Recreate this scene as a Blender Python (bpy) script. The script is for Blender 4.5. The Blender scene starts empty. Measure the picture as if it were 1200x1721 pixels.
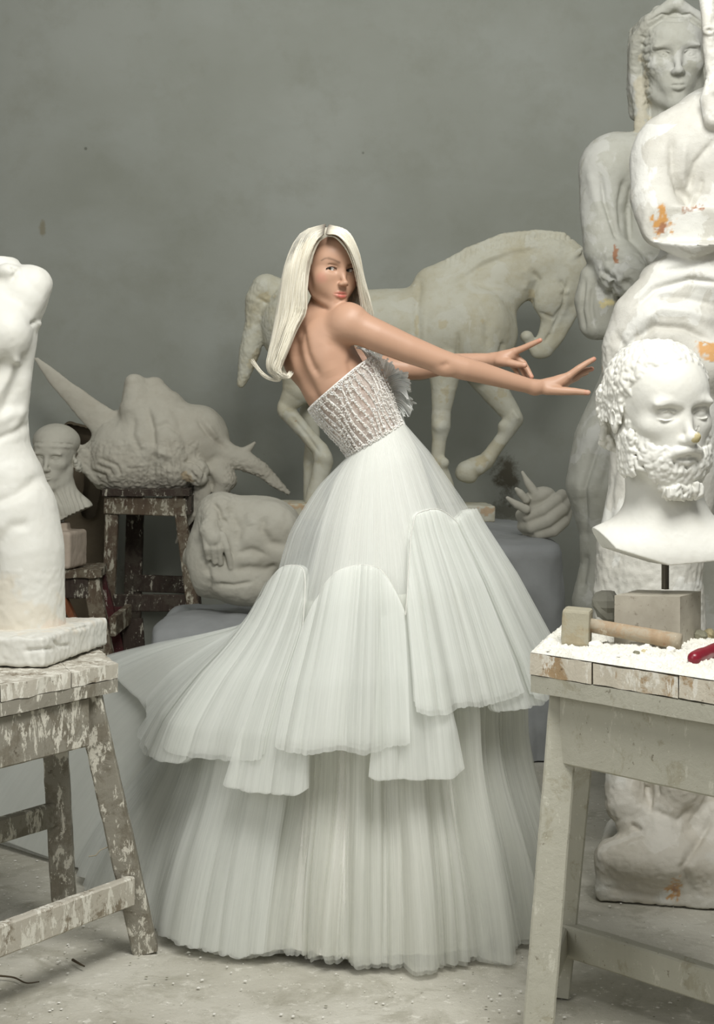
import bpy, math, random
import numpy as np
from mathutils import Vector, Matrix, Euler

# ---------------------------------------------------------------- camera, world, lights, exposure
F, HZ, CZ = 2700.0, 700.0, 1.35          # focal length in px, horizon row, camera height
sc = bpy.context.scene
COL = sc.collection
cam_d = bpy.data.cameras.new('camera'); cam = bpy.data.objects.new('camera', cam_d); COL.objects.link(cam)
cam.location = (0, 0, CZ); cam.rotation_euler = (math.pi/2, 0, 0)
cam_d.sensor_fit = 'VERTICAL'; cam_d.sensor_height = 36.0; cam_d.lens = 36.0*F/1721
cam_d.shift_y = -(860.5-HZ)/1721
cam_d.clip_start = .05; cam_d.clip_end = 60
cam_d.dof.use_dof = True; cam_d.dof.focus_distance = 4.15; cam_d.dof.aperture_fstop = 15.0
sc.camera = cam
w = bpy.data.worlds.new('world'); sc.world = w; w.use_nodes = True
w.node_tree.nodes['Background'].inputs[0].default_value = (.97, .985, .955, 1)
w.node_tree.nodes['Background'].inputs[1].default_value = .20
def area(name, loc, target, sx, sy, power, col):
    d = bpy.data.lights.new(name, 'AREA'); d.shape = 'RECTANGLE'; d.size = sx; d.size_y = sy; d.energy = power; d.color = col
    o = bpy.data.objects.new(name, d); COL.objects.link(o); o.location = loc
    o.rotation_euler = (Vector(target)-Vector(loc)).to_track_quat('-Z', 'Y').to_euler()
    return o
area('key_softbox', (.55, 1.9, 3.9), (.1, 4.4, .9), 1.7, 1.3, 158, (1, .995, .965))
area('fill_softbox', (-2.4, .6, 2.6), (.2, 5.0, 1.1), 2.4, 2.4, 50, (1, 1, .98))
area('wall_wash', (.3, 5.6, 4.6), (.3, 8.35, 2.9), 4.0, 1.0, 24, (.98, 1, .97)).data.spread = math.radians(115)
sc.view_settings.view_transform = 'Standard'; sc.view_settings.look = 'None'
sc.view_settings.gamma = 1; sc.view_settings.use_curve_mapping = False
sc.view_settings.exposure = 0.0
sc.cycles.use_denoising = True
sc.cycles.transparent_max_bounces = 32
sc.cycles.max_bounces = 8

def P(px, py, D): return Vector(((px-600)/F*D, D, CZ-(py-HZ)/F*D))

# ---------------------------------------------------------------- materials
def srgb(c):
    return tuple(((x/255)/12.92 if x/255 <= .04045 else ((x/255+.055)/1.055)**2.4) for x in c)+(1,)
class NT:
    def __init__(s, name):
        s.m = bpy.data.materials.new(name); s.m.use_nodes = True; s.t = s.m.node_tree; s.n = s.t.nodes
        s.b = s.n['Principled BSDF']; s.out = s.n['Material Output']
        s.tc = s.n.new('ShaderNodeTexCoord')
    def link(s, a, b): s.t.links.new(a, b)
    def noise(s, scale, detail=5, rough=.6, vec=None, dist=0, stretch=None):
        n = s.n.new('ShaderNodeTexNoise'); n.inputs['Scale'].default_value = scale; n.inputs['Detail'].default_value = detail
        n.inputs['Roughness'].default_value = rough; n.inputs['Distortion'].default_value = dist
        v = vec if vec is not None else s.tc.outputs['Object']
        if stretch:
            mp = s.n.new('ShaderNodeMapping'); mp.inputs['Scale'].default_value = stretch; s.link(v, mp.inputs[0]); v = mp.outputs[0]
        s.link(v, n.inputs['Vector']); return n.outputs['Fac']
    def ramp(s, fac, stops):
        r = s.n.new('ShaderNodeValToRGB'); e = r.color_ramp.elements
        while len(e) < len(stops): e.new(.5)
        for i, (p, c) in enumerate(stops):
            e[i].position = p; e[i].color = c if isinstance(c, tuple) else (c, c, c, 1)
        s.link(fac, r.inputs[0]); return r.outputs[0]
    def mix(s, fac, a, b, mode='MIX'):
        m = s.n.new('ShaderNodeMix'); m.data_type = 'RGBA'; m.blend_type = mode
        for sock, v in ((m.inputs[0], fac), (m.inputs[6], a), (m.inputs[7], b)):
            if hasattr(v, 'is_linked'): s.link(v, sock)
            else: sock.default_value = v
        return m.outputs[2]
    def math(s, op, a, b=0.0, clamp=False):
        m = s.n.new('ShaderNodeMath'); m.operation = op; m.use_clamp = clamp
        for sock, v in ((m.inputs[0], a), (m.inputs[1], b)):
            if hasattr(v, 'is_linked'): s.link(v, sock)
            else: sock.default_value = v
        return m.outputs[0]
    def attr(s, name, alpha=False):
        a = s.n.new('ShaderNodeAttribute'); a.attribute_name = name; return a.outputs['Alpha' if alpha else 'Color']
    def bump(s, h, strength, dist=.01, prev=None):
        b = s.n.new('ShaderNodeBump'); b.inputs['Strength'].default_value = strength; b.inputs['Distance'].default_value = dist
        s.link(h, b.inputs['Height'])
        if prev is not None: s.link(prev, b.inputs['Normal'])
        return b.outputs[0]
    def fin(s, col=None, rough=None, normal=None, spec=.3):
        if col is not None:
            if hasattr(col, 'is_linked'): s.link(col, s.b.inputs['Base Color'])
            else: s.b.inputs['Base Color'].default_value = col
        if rough is not None:
            if hasattr(rough, 'is_linked'): s.link(rough, s.b.inputs['Roughness'])
            else: s.b.inputs['Roughness'].default_value = rough
        if normal is not None: s.link(normal, s.b.inputs['Normal'])
        s.b.inputs['Specular IOR Level'].default_value = spec
        return s.m

def plaster(name, base, dirt, dirt_amt=.5, bump=.25, bscale=60, rough=.7, patch=None, patch_amt=.5, spec=.3, pscale=7):
    """cast plaster: dust blotches, faint stains, optional brighter chips, colour attribute 'Col' for stains"""
    t = NT(name)
    c = t.mix(t.ramp(t.noise(5, 6, .62), [(.42, 0.0), (.72, dirt_amt)]), srgb(base), srgb(dirt))
    c = t.mix(t.ramp(t.noise(28, 4, .6), [(.5, 0.0), (.75, dirt_amt*.6)]), c, srgb(dirt))
    if patch: c = t.mix(t.ramp(t.noise(pscale, 7, .55, dist=.6), [(.56-.1*patch_amt, 0.0), (.59-.1*patch_amt, .6)]), c, srgb(patch))
    c = t.mix(t.attr('Col', True), c, t.attr('Col'))
    n = t.bump(t.noise(bscale, 5, .65), bump, .004)
    n = t.bump(t.ramp(t.noise(bscale*3.3, 3, .7), [(.3, 0.0), (.45, 1.0)]), bump*.5, .002, n)
    return t.fin(c, rough, n, spec)

# ---------------------------------------------------------------- object helpers
def put(o, parent=None, label=None, cat=None, group=None, kind=None):
    COL.objects.link(o)
    if parent is not None: o.parent = parent
    if label: o['label'] = label
    if cat: o['category'] = cat
    if group: o['group'] = group
    if kind: o['kind'] = kind
    return o
def thing(name, label, cat, loc, group=None):
    o = bpy.data.objects.new(name, None); o.empty_display_size = .05; o.location = loc
    return put(o, None, label, cat, group)
def mesh_obj(name, verts, faces, mat, parent=None, smooth=True, colors=None, uvs=None, **kw):
    """verts in world space; children are re-based to the parent's location"""
    v = np.asarray(verts, np.float32).reshape(-1, 3)
    off = np.zeros(3, np.float32)
    if parent is not None:
        p = parent
        while p is not None: off += np.array(p.location, np.float32); p = p.parent
    me = bpy.data.meshes.new(name)
    if isinstance(faces, np.ndarray):
        me.vertices.add(len(v)); me.vertices.foreach_set('co', (v-off).ravel())
        nf, k = faces.shape
        me.loops.add(nf*k); me.loops.foreach_set('vertex_index', faces.astype(np.int32).ravel())
        me.polygons.add(nf); me.polygons.foreach_set('loop_start', np.arange(0, nf*k, k, dtype=np.int32))
        try: me.polygons.foreach_set('loop_total', np.full(nf, k, np.int32))
        except Exception: pass
        me.update(calc_edges=True)
    else:
        me.from_pydata([tuple(x) for x in (v-off)], [], faces); me.update()
    me.polygons.foreach_set('use_smooth', np.full(len(me.polygons), smooth, bool))
    if colors is None: colors = np.zeros((len(v), 4), np.float32)
    if colors is not None:
        a = me.color_attributes.new('Col', 'FLOAT_COLOR', 'POINT'); a.data.foreach_set('color', np.asarray(colors, np.float32).ravel())
    if uvs is not None:
        vi = np.empty(len(me.loops), np.int32); me.loops.foreach_get('vertex_index', vi)
        uv = me.uv_layers.new(name='UVMap'); uv.data.foreach_set('uv', np.asarray(uvs, np.float32)[vi].ravel())
    me.validate()
    me.materials.append(mat)
    return put(bpy.data.objects.new(name, me), parent, **kw)

def grid_faces(nu, nv, wrap_u=False, wrap_v=False):
    i = np.arange(nu if wrap_u else nu-1)[:, None]; j = np.arange(nv if wrap_v else nv-1)[None, :]
    i2 = (i+1) % nu; j2 = (j+1) % nv
    return np.stack([i*nv+j, i2*nv+j, i2*nv+j2, i*nv+j2], -1).reshape(-1, 4)

# ---------------------------------------------------------------- value noise on points
def hash3(i, j, k, seed):
    h = (i*374761393+j*668265263+k*2147483647+seed*974711) & 0xffffffff
    h = ((h ^ (h >> 13))*1274126177) & 0xffffffff
    return ((h ^ (h >> 16)) & 0xffffff)/8388607.5-1.0
def vnoise(p, scale, seed=0, octaves=3):
    p = np.asarray(p, np.float64)*scale; out = np.zeros(len(p)); a = 1.0; tot = 0
    for o in range(octaves):
        f = np.floor(p).astype(np.int64); t = p-f; t = t*t*(3-2*t); r = 0
        for dx in (0, 1):
            for dy in (0, 1):
                for dz in (0, 1):
                    wgt = (t[:, 0] if dx else 1-t[:, 0])*(t[:, 1] if dy else 1-t[:, 1])*(t[:, 2] if dz else 1-t[:, 2])
                    r = r+wgt*hash3(f[:, 0]+dx, f[:, 1]+dy, f[:, 2]+dz, seed+o)
        out += r*a; tot += a; a *= .5; p = p*2.03
    return out/tot

def rotm(ax, ay, az):
    return np.array(Euler((math.radians(ax), math.radians(ay), math.radians(az))).to_matrix(), np.float32)

# ---------------------------------------------------------------- sculpting: signed distance field -> surface nets
# local space of a sculpture: u right, v down, w away from the viewer's side, unit = 1/s metre, centred on depth D0
class Sculpt:
    def __init__(s, D0, u, v, w, h, fine=(), scale=None, persp=True):
        s.D0 = D0; s.s = scale or F/D0; s.disp = []; s.col = []
        ax = []
        for a, (lo, hi) in enumerate((u, v, w)):
            x = lo; L = [lo]
            while x < hi:
                st = h
                for (fa, f0, f1, fh) in fine:
                    if fa == a and f0 <= x < f1: st = fh
                x += st; L.append(x)
            ax.append(np.array(L, np.float32))
        s.ax = ax; s.h = h
        s.D = np.full([len(a) for a in ax], 50.0, np.float32)
        s.M = None; s.o = np.zeros(3, np.float32); s.persp = persp
    def px(s, p):                                           # photograph position at depth w -> local position
        if not s.persp: return p
        p = np.array(p, np.float64); k = 1+p[2]/s.s/s.D0; return np.array((600+(p[0]-600)*k, HZ+(p[1]-HZ)*k, p[2]), np.float32)
    def layer(s): s.keep = s.D; s.D = np.full_like(s.D, 50.0); return s
    def merge(s, k=4):
        d = s.D; s.D = s.keep; s.comb((slice(None),)*3, d, k, False); return s
    def frame(s, origin=(0, 0, 0), R=None, scale=1.0):      # local frame for following primitives
        s.o = np.array(s.px(origin), np.float32); s.M = None if R is None else np.array(R, np.float32); s.sc = scale
    def pt(s, p):
        p = np.array(p, np.float32)
        return s.px(p) if s.M is None else s.o+s.M@(p*s.sc)
    def rr(s, r): return r if s.M is None else r*s.sc
    def win(s, lo, hi):
        sl = []
        for a in range(3):
            i0 = max(0, int(np.searchsorted(s.ax[a], lo[a]))-1); i1 = min(len(s.ax[a]), int(np.searchsorted(s.ax[a], hi[a]))+1)
            if i1 <= i0: return None
            sl.append(slice(i0, i1))
        sl = tuple(sl)
        return sl, s.ax[0][sl[0]][:, None, None], s.ax[1][sl[1]][None, :, None], s.ax[2][sl[2]][None, None, :]
    def comb(s, sl, d, k, sub):
        A = s.D[sl]; d = d.astype(np.float32)
        if sub:
            A = -A
        hh = np.maximum(k-np.abs(A-d), 0)/max(k, 1e-6)
        r = np.minimum(A, d)-hh*hh*k*.25
        s.D[sl] = -r if sub else r
    def chain(s, pts, k=6, ws=1.0, sub=False):
        Q = [s.pt(p[:3]) for p in pts]; Rr = [s.rr(p[3]) for p in pts]; kk = s.rr(k)
        m = max(Rr)+kk+3*s.h; ms = np.array([m, m, m/ws], np.float32); A = np.array(Q)
        W = s.win(A.min(0)-ms, A.max(0)+ms)
        if W is None: return s
        sl, U, V, Z = W; best = np.full((U.shape[0], V.shape[1], Z.shape[2]), 60.0, np.float32); o = [x.start for x in sl]
        for i in range(len(Q)-1):
            pa, pb, ra, rb = Q[i], Q[i+1], Rr[i], Rr[i+1]
            w2 = s.win(np.minimum(pa, pb)-ms, np.maximum(pa, pb)+ms)
            if w2 is None: continue
            sl2, u, v, z0 = w2; ba = (pb-pa)*np.array([1, 1, ws], np.float32); L = float(ba@ba)+1e-6
            x, y, z = u-pa[0], v-pa[1], (z0-pa[2])*ws
            t = np.clip((x*ba[0]+y*ba[1]+z*ba[2])/L, 0, 1)
            d = (np.sqrt((x-t*ba[0])**2+(y-t*ba[1])**2+(z-t*ba[2])**2)-(ra+(rb-ra)*t)).astype(np.float32)
            sb = tuple(slice(a.start-b, a.stop-b) for a, b in zip(sl2, o)); best[sb] = np.minimum(best[sb], d)
        s.comb(sl, best, kk, sub); return s
    def ell(s, c, r, rot=(0, 0, 0), k=6, sub=False):
        pc = s.pt(c); r = np.array([s.rr(x) for x in (r if hasattr(r, '__len__') else (r, r, r))], np.float32); kk = s.rr(k)
        R = rotm(*rot)
        if s.M is not None: R = s.M@R
        e = np.sqrt(((R*r)**2).sum(1))+kk+3*s.h
        W = s.win(pc-e, pc+e)
        if W is None: return s
        sl, U, V, Z = W; x, y, z = U-pc[0], V-pc[1], Z-pc[2]
        q = [R[0, i]*x+R[1, i]*y+R[2, i]*z for i in range(3)]
        k0 = np.sqrt(sum((q[i]/r[i])**2 for i in range(3)))+1e-6; k1 = np.sqrt(sum((q[i]/r[i]**2)**2 for i in range(3)))+1e-6
        s.comb(sl, k0*(k0-1)/k1, kk, sub); return s
    def box(s, c, hf, rot=(0, 0, 0), rnd=2, k=6, sub=False, taper=None):
        pc = s.pt(c); hf = np.array([s.rr(x) for x in hf], np.float32); kk = s.rr(k); rnd = s.rr(rnd); R = rotm(*rot)
        if s.M is not None: R = s.M@R
        e = np.sqrt(((R*hf)**2).sum(1))*1.3+kk+3*s.h
        W = s.win(pc-e, pc+e)
        if W is None: return s
        sl, U, V, Z = W; x, y, z = U-pc[0], V-pc[1], Z-pc[2]
        q = [np.abs(R[0, i]*x+R[1, i]*y+R[2, i]*z)-(hf[i]-rnd) for i in range(3)]
        d = np.sqrt(sum(np.maximum(a, 0)**2 for a in q))+np.minimum(np.maximum(np.maximum(q[0], q[1]), q[2]), 0)-rnd
        s.comb(sl, d, kk, sub); return s
    def plane(s, p, n, k=2):                                  # cut away everything on the side n points to
        n = np.array(n, np.float32); n /= np.linalg.norm(n); p = np.array(p, np.float32)
        U, V, Z = s.ax[0][:, None, None], s.ax[1][None, :, None], s.ax[2][None, None, :]
        d = -((U-p[0])*n[0]+(V-p[1])*n[1]+(Z-p[2])*n[2])
        s.comb((slice(None),)*3, np.broadcast_to(d, s.D.shape).copy(), k, True); return s
    # surface displacement ops, applied along the normal after meshing
    def crease(s, pts, w, amp, near=None):                    # same, drawn over the front-facing surface only
        s.disp.append(('l2', [tuple(p) for p in pts], w, amp, near)); return s
    def paint(s, pts, w, rgb, a=1.0):
        s.col.append(('ln', [s.pt(p) for p in pts], s.rr(w), srgb(rgb)[:3], a)); return s
    def paint2(s, pts, w, rgb, a=1.0):                       # colour drawn over the front-facing surface
        s.col.append(('l2', [np.array(p, float) for p in pts], w, srgb(rgb)[:3], a)); return s
    def line(s, pts, w, amp):                                 # amp<0 groove, amp>0 ridge
        P_ = [s.pt(p[:3]) for p in pts]; s.disp.append(('line', P_, s.rr(w), s.rr(amp))); return s
    def rough(s, amp, scale, seed=0, octv=3, box=None, ridged=False):
        s.disp.append(('rough', amp, scale, seed, octv, box, ridged)); return s
    def flow(s, fn): s.disp.append(('fn', fn)); return s
    def tint(s, c, r, rgb, a=1.0, rag=.5, scale=.12): s.col.append((s.pt(c), s.rr(r) if not hasattr(r, '__len__') else r, srgb(rgb)[:3], a, rag, scale)); return s
    def nets(s):
        D = s.D; ins = D < 0
        c = ins[:-1, :-1, :-1].astype(np.uint8)
        for dx in (0, 1):
            for dy in (0, 1):
                for dz in (0, 1):
                    if dx+dy+dz: c = c+ins[dx:D.shape[0]-1+dx, dy:D.shape[1]-1+dy, dz:D.shape[2]-1+dz]
        act = (c > 0) & (c < 8); idx = np.argwhere(act); n = len(idx)
        vid = np.full(act.shape, -1, np.int32); vid[act] = np.arange(n)
        cs = np.array([(a, b, g) for a in (0, 1) for b in (0, 1) for g in (0, 1)])
        val = np.stack([D[idx[:, 0]+o[0], idx[:, 1]+o[1], idx[:, 2]+o[2]] for o in cs], 1)
        acc = np.zeros((n, 3)); cnt = np.zeros(n)
        for a in range(8):
            for b in range(a+1, 8):
                if np.abs(cs[a]-cs[b]).sum() != 1: continue
                va, vb = val[:, a], val[:, b]; m = (va < 0) != (vb < 0)
                t = np.where(m, va/np.where(m, va-vb, 1), 0)
                acc += np.where(m[:, None], cs[a]+(cs[b]-cs[a])*t[:, None], 0); cnt += m
        f = acc/cnt[:, None]
        V = np.stack([s.ax[i][idx[:, i]]+f[:, i]*(s.ax[i][np.minimum(idx[:, i]+1, len(s.ax[i])-1)]-s.ax[i][idx[:, i]]) for i in range(3)], 1)
        faces = []
        for a in range(3):
            b, g = (a+1) % 3, (a+2) % 3
            s0 = [slice(None)]*3; s1 = [slice(None)]*3; s0[a] = slice(0, -1); s1[a] = slice(1, None)
            A = ins[tuple(s0)]; B = ins[tuple(s1)]
            for sgn, ch in ((1, A & ~B), (-1, ~A & B)):
                e = np.argwhere(ch)
                e = e[(e[:, b] > 0) & (e[:, g] > 0) & (e[:, b] < D.shape[b]-1) & (e[:, g] < D.shape[g]-1)]
                if not len(e): continue
                q = []
                for (ob, og) in ((-1, -1), (0, -1), (0, 0), (-1, 0)):
                    ee = e.copy(); ee[:, b] += ob; ee[:, g] += og; q.append(vid[ee[:, 0], ee[:, 1], ee[:, 2]])
                q = np.stack(q, 1)
                faces.append(q if sgn == 1 else q[:, ::-1])
        Fc = np.concatenate(faces); Fc = Fc[(Fc >= 0).all(1)]
        return V, Fc
    def build(s, name, mat, parent=None, keep=False, **kw):
        s.frame(); s.M = None
        V, Fc = s.nets(); s.D = None
        def normals(V):
            a = V[Fc[:, 2]]-V[Fc[:, 0]]; b = V[Fc[:, 3]]-V[Fc[:, 1]]; fn = np.cross(a, b)
            N = np.zeros_like(V)
            for k in range(4):
                for i in range(3): N[:, i] += np.bincount(Fc[:, k], fn[:, i], len(V))
            return N/(np.linalg.norm(N, axis=1)[:, None]+1e-9)
        N = normals(V); V0 = V.copy(); off = np.zeros(len(V))
        for d in s.disp:
            if d[0] in ('line', 'l2'):
                pts, w_, amp = d[1:4]; A = np.array(pts, float)
                if d[0] == 'l2':
                    kk = 1+V0[:, 2:]/s.s/s.D0 if s.persp else 1.0; Vp = np.array((600, HZ))+(V0[:, :2]-np.array((600, HZ)))/kk
                    m = ((Vp > A.min(0)-3*w_) & (Vp < A.max(0)+3*w_)).all(1) & (N[:, 2] < .15)
                    if d[4] is not None: m &= (V0[:, 2] < d[4])
                    q = Vp[m]
                else:
                    m = ((V0 > A.min(0)-3*w_) & (V0 < A.max(0)+3*w_)).all(1); q = V0[m]
                best = np.full(len(q), 1e9)
                if not len(q): continue
                nseg = len(pts)-1; fade = np.ones(len(q))
                for i in range(nseg):
                    a, b = A[i], A[i+1]; ba = b-a; t = np.clip(((q-a)@ba)/(ba@ba+1e-9), 0, 1)
                    dd = np.linalg.norm(q-a-t[:, None]*ba, axis=1); tt = (i+t)/nseg
                    up = dd < best; best = np.where(up, dd, best); fade = np.where(up, np.minimum(1, np.minimum(tt, 1-tt)*5+.25), fade)
                off[m] += amp*fade*np.exp(-(best/w_)**2)
            elif d[0] == 'rough':
                _, amp, scl, seed, octv, bx, rid = d
                m = np.ones(len(V), bool) if bx is None else ((V0 > np.array(bx[0])) & (V0 < np.array(bx[1]))).all(1)
                nz = vnoise(V0[m], scl, seed, octv)
                if rid: nz = 1-2*np.abs(nz)*1.6
                off[m] += amp*nz
            else:
                V = d[1](V, N, V0)
        V = V+N*off[:, None]
        s.Vl = V; s.Nl = N
        C = np.zeros((len(V), 4), np.float32)
        for it in s.col:
            if it[0] is not None and isinstance(it[0], str):
                _, pts, w_, rgb, a = it; A = np.array(pts); Q = V0
                if it[0] == 'l2':
                    kk = 1+V0[:, 2:]/s.s/s.D0 if s.persp else 1.0; Q = np.array((600, HZ))+(V0[:, :2]-np.array((600, HZ)))/kk
                m = ((Q > A.min(0)-3*w_) & (Q < A.max(0)+3*w_)).all(1)
                if it[0] == 'l2': m &= N[:, 2] < -.05
                q = Q[m]
                if not len(q): continue
                best = np.full(len(q), 1e9)
                for i in range(len(A)-1):
                    ba = A[i+1]-A[i]; t = np.clip(((q-A[i])@ba)/(ba@ba+1e-9), 0, 1); best = np.minimum(best, np.linalg.norm(q-A[i]-t[:, None]*ba, axis=1))
                al = np.exp(-(best/w_)**2)*a
                C[m, :3] = C[m, :3]*(1-al[:, None])*(C[m, 3:] > 0)+np.array(rgb)*np.where(C[m, 3:] > 0, al[:, None], 1); C[m, 3] = np.maximum(C[m, 3], al); continue
            c, r, rgb, a, rag, scl = it
            dd = np.sqrt((((V0-c)/(np.array(r) if hasattr(r, '__len__') else r))**2).sum(1))
            m = dd < 1.6
            if not m.any(): continue
            al = np.clip((1-dd[m]+rag*vnoise(V0[m], scl, 7, 3)*1.5)*(4 if rag > .2 else 1.6), 0, 1)*a
            C[m, :3] = C[m, :3]*(1-al[:, None])*(C[m, 3:] > 0)+np.array(rgb)*np.where(C[m, 3:] > 0, al[:, None], 1); C[m, 3] = np.maximum(C[m, 3], al)
        X = np.stack([(V[:, 0]-600)/s.s, s.D0+V[:, 2]/s.s, CZ-(V[:, 1]-HZ)/s.s], 1)
        return mesh_obj(name, X, Fc, mat, parent, colors=C, **kw)
    def world(s, p): return Vector(((p[0]-600)/s.s, s.D0+p[2]/s.s, CZ-(p[1]-HZ)/s.s))

def face_rot(yaw, pitch, roll):
    """columns: local x (picture right), y (down the face), z (out of the face) in u,v,w; yaw>0 turns to the right, pitch>0 looks down"""
    y, p, r = map(math.radians, (yaw, pitch, roll))
    Ry = np.array([[math.cos(y), 0, math.sin(y)], [0, 1, 0], [math.sin(y), 0, -math.cos(y)]])
    Rp = np.array([[1, 0, 0], [0, math.cos(p), math.sin(p)], [0, -math.sin(p), math.cos(p)]])
    Rr = np.array([[math.cos(r), math.sin(r), 0], [-math.sin(r), math.cos(r), 0], [0, 0, 1]])
    return (Rr@Ry@Rp).astype(np.float32)

def head(S, o, unit, R, female=False, lids=1.0, ears=True, mouth=1.0, jaw=1.0, eyes=True, nose=True, brow=1.0, soft=False):
    """human head: local unit = half the head height; crown y=-1, chin y=+1, eyes y=0"""
    S.frame(o, R, unit)
    S.ell((0, -.27, -.16), (.64, .72, .80), k=.05)
    S.ell((0, .18, .14), (.50, .66, .50), k=.25)
    S.ell((0, -.30, .30), (.47, .42, .38), k=.2)
    for sg in (-1, 1):
        S.chain([(sg*.47*jaw, .34, -.10, .10), (sg*.40*jaw, .62, .08, .10), (sg*.12*jaw, .88, .42, .10)], k=.22)
        S.ell((sg*.33, .17, .38), (.17, .13, .16), k=.18)
        if not soft: S.ell((sg*.23, -.14, .55), (.21, .05*brow, .09), rot=(0, sg*-18, 0), k=.12)
    S.ell((0, .88, .47), (.14, .11, .11), k=.18)
    S.ell((0, .56, .47), (.24, .20, .16), k=.18)
    if eyes:
        for sg in (-1, 1):
            S.ell((sg*.245, .0, .69), (.16, .085, .12), rot=(0, 0, 0), k=.12, sub=True)
            S.ell((sg*.25, .01, .485), (.125, .105, .115), k=.02)
    if nose:
        if soft: S.chain([(0, -.14, .56, .050), (0, .10, .65, .045), (0, .31, .772, .050)], k=.14)
        else: S.chain([(0, -.10, .58, .055), (0, .12, .67, .055), (0, .33, .765, .062)], k=.10)
        S.ell((0, .335, .790 if soft else .765), (.062, .055, .055) if soft else (.07, .06, .06), k=.06)
        for sg in (-1, 1):
            S.ell((sg*.080, .36, .72 if soft else .685), (.045, .045, .065), k=.07)
            S.ell((sg*.045, .425, .72), (.026, .022, .04), k=.02, sub=True)
    # lips
    zl = .585 if soft else .60
    for sg in (-1, 1):
        S.chain([(0, .563, zl+.045, .030), (sg*.06*mouth, .554, zl+.04, .036), (sg*.135*mouth, .590, zl-.015, .020)], k=.035)
        S.chain([(0, .640, zl+.035, .050), (sg*.07*mouth, .632, zl+.025, .042), (sg*.135*mouth, .598, zl-.015, .018)], k=.035)
    S.line([(-.15*mouth, .592, zl), (-.08*mouth, .594, zl+.05), (0, .600, zl+.08), (.08*mouth, .594, zl+.05), (.15*mouth, .592, zl)], .018, -.024)
    S.line([(-.10, .70, .57), (0, .715, .60), (.10, .70, .57)], .05, -.02)
    if lids and eyes:
        for sg in (-1, 1):
            up = [(sg*(.25+a), -.055+1.6*a*a*1.0, .60-.9*a*a-.10*(a)) for a in (-.13, -.07, 0, .07, .13)]
            S.line(up, .018, .020*lids)
            S.line([(q[0], q[1]-.045, q[2]) for q in up], .018, -.022*lids)
            S.line([(sg*(.25+a), .085-1.6*a*a, .58-.9*a*a-.10*a) for a in (-.12, -.06, 0, .06, .12)], .018, .014*lids)
    if ears:
        for sg in (-1, 1):
            S.ell((sg*.635, .08, -.12), (.045, .20, .12), rot=(0, sg*22, 0), k=.04)
            S.line([(sg*.69, -.03, -.20), (sg*.70, -.10, -.12), (sg*.68, -.05, -.04), (sg*.67, .08, -.05), (sg*.68, .18, -.10)], .03, -.05)
    S.M = None
    S.frame()
# ---------------------------------------------------------------- room
WALL_Y = 8.35
def wall_mat():
    t = NT('wall_paint')
    c = t.mix(t.ramp(t.noise(.9, 5, .55), [(.35, 0.0), (.68, 1.0)]), srgb((134, 136, 126)), srgb((147, 149, 141)))
    c = t.mix(t.ramp(t.noise(1.3, 6, .6, dist=.3, stretch=(1, 1, 1.6)), [(.5, 0.0), (.66, .3)]), c, srgb((153, 156, 150)))
    c = t.mix(t.ramp(t.noise(3.2, 6, .7), [(.52, 0.0), (.75, .35)]), c, srgb((122, 122, 108)))
    # pits and specks
    v = t.n.new('ShaderNodeTexVoronoi'); v.inputs['Scale'].default_value = 2.6; t.link(t.tc.outputs['Object'], v.inputs['Vector'])
    c = t.mix(t.ramp(v.outputs['Distance'], [(0.0, .8), (.022, .6), (.03, 0.0)]), c, srgb((74, 74, 64)))
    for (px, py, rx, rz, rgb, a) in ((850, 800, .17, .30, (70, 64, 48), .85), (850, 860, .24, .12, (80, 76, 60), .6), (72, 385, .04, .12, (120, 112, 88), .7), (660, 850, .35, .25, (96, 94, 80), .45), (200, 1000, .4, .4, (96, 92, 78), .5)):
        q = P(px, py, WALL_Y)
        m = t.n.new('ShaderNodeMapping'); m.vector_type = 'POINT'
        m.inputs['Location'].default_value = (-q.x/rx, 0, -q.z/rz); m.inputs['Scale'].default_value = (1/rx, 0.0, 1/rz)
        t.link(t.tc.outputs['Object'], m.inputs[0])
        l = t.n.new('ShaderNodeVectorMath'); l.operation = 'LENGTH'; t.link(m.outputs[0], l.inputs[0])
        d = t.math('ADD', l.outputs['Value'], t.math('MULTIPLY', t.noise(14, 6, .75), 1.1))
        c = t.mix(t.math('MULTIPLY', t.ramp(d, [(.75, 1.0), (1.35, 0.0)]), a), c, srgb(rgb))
    n = t.bump(t.noise(1.4, 4, .5), .25, .06); n = t.bump(t.noise(18, 6, .6), .10, .01, n)
    return t.fin(c, .75, n, .25)
def floor_mat():
    t = NT('dusty_concrete')
    c = t.mix(t.ramp(t.noise(1.3, 7, .62), [(.35, 0.0), (.65, 1.0)]), srgb((168, 164, 150)), srgb((203, 200, 188)))
    c = t.mix(t.ramp(t.noise(6, 8, .7, dist=.5), [(.5, 0.0), (.62, .55)]), c, srgb((150, 146, 130)))
    c = t.mix(t.ramp(t.noise(26, 6, .7), [(.58, 0.0), (.66, .6)]), c, srgb((222, 219, 208)))
    c = t.mix(t.ramp(t.noise(55, 3, .7), [(.66, 0.0), (.72, .5)]), c, srgb((120, 114, 98)))
    n = t.bump(t.noise(9, 8, .7), .5, .02); n = t.bump(t.noise(70, 5, .7), .35, .006, n)
    return t.fin(c, .9, n, .15)
def box_mesh(lo, hi):
    v = [(x, y, z) for x in (lo[0], hi[0]) for y in (lo[1], hi[1]) for z in (lo[2], hi[2])]
    return v, [(0, 1, 3, 2), (4, 6, 7, 5), (0, 4, 5, 1), (2, 3, 7, 6), (0, 2, 6, 4), (1, 5, 7, 3)]
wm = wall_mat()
mesh_obj('wall_back', *box_mesh((-7, WALL_Y, -.1), (7, WALL_Y+.25, 5.6)), wm, smooth=False, kind='structure', label='grey green trowelled plaster wall behind the sculptures')
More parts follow.
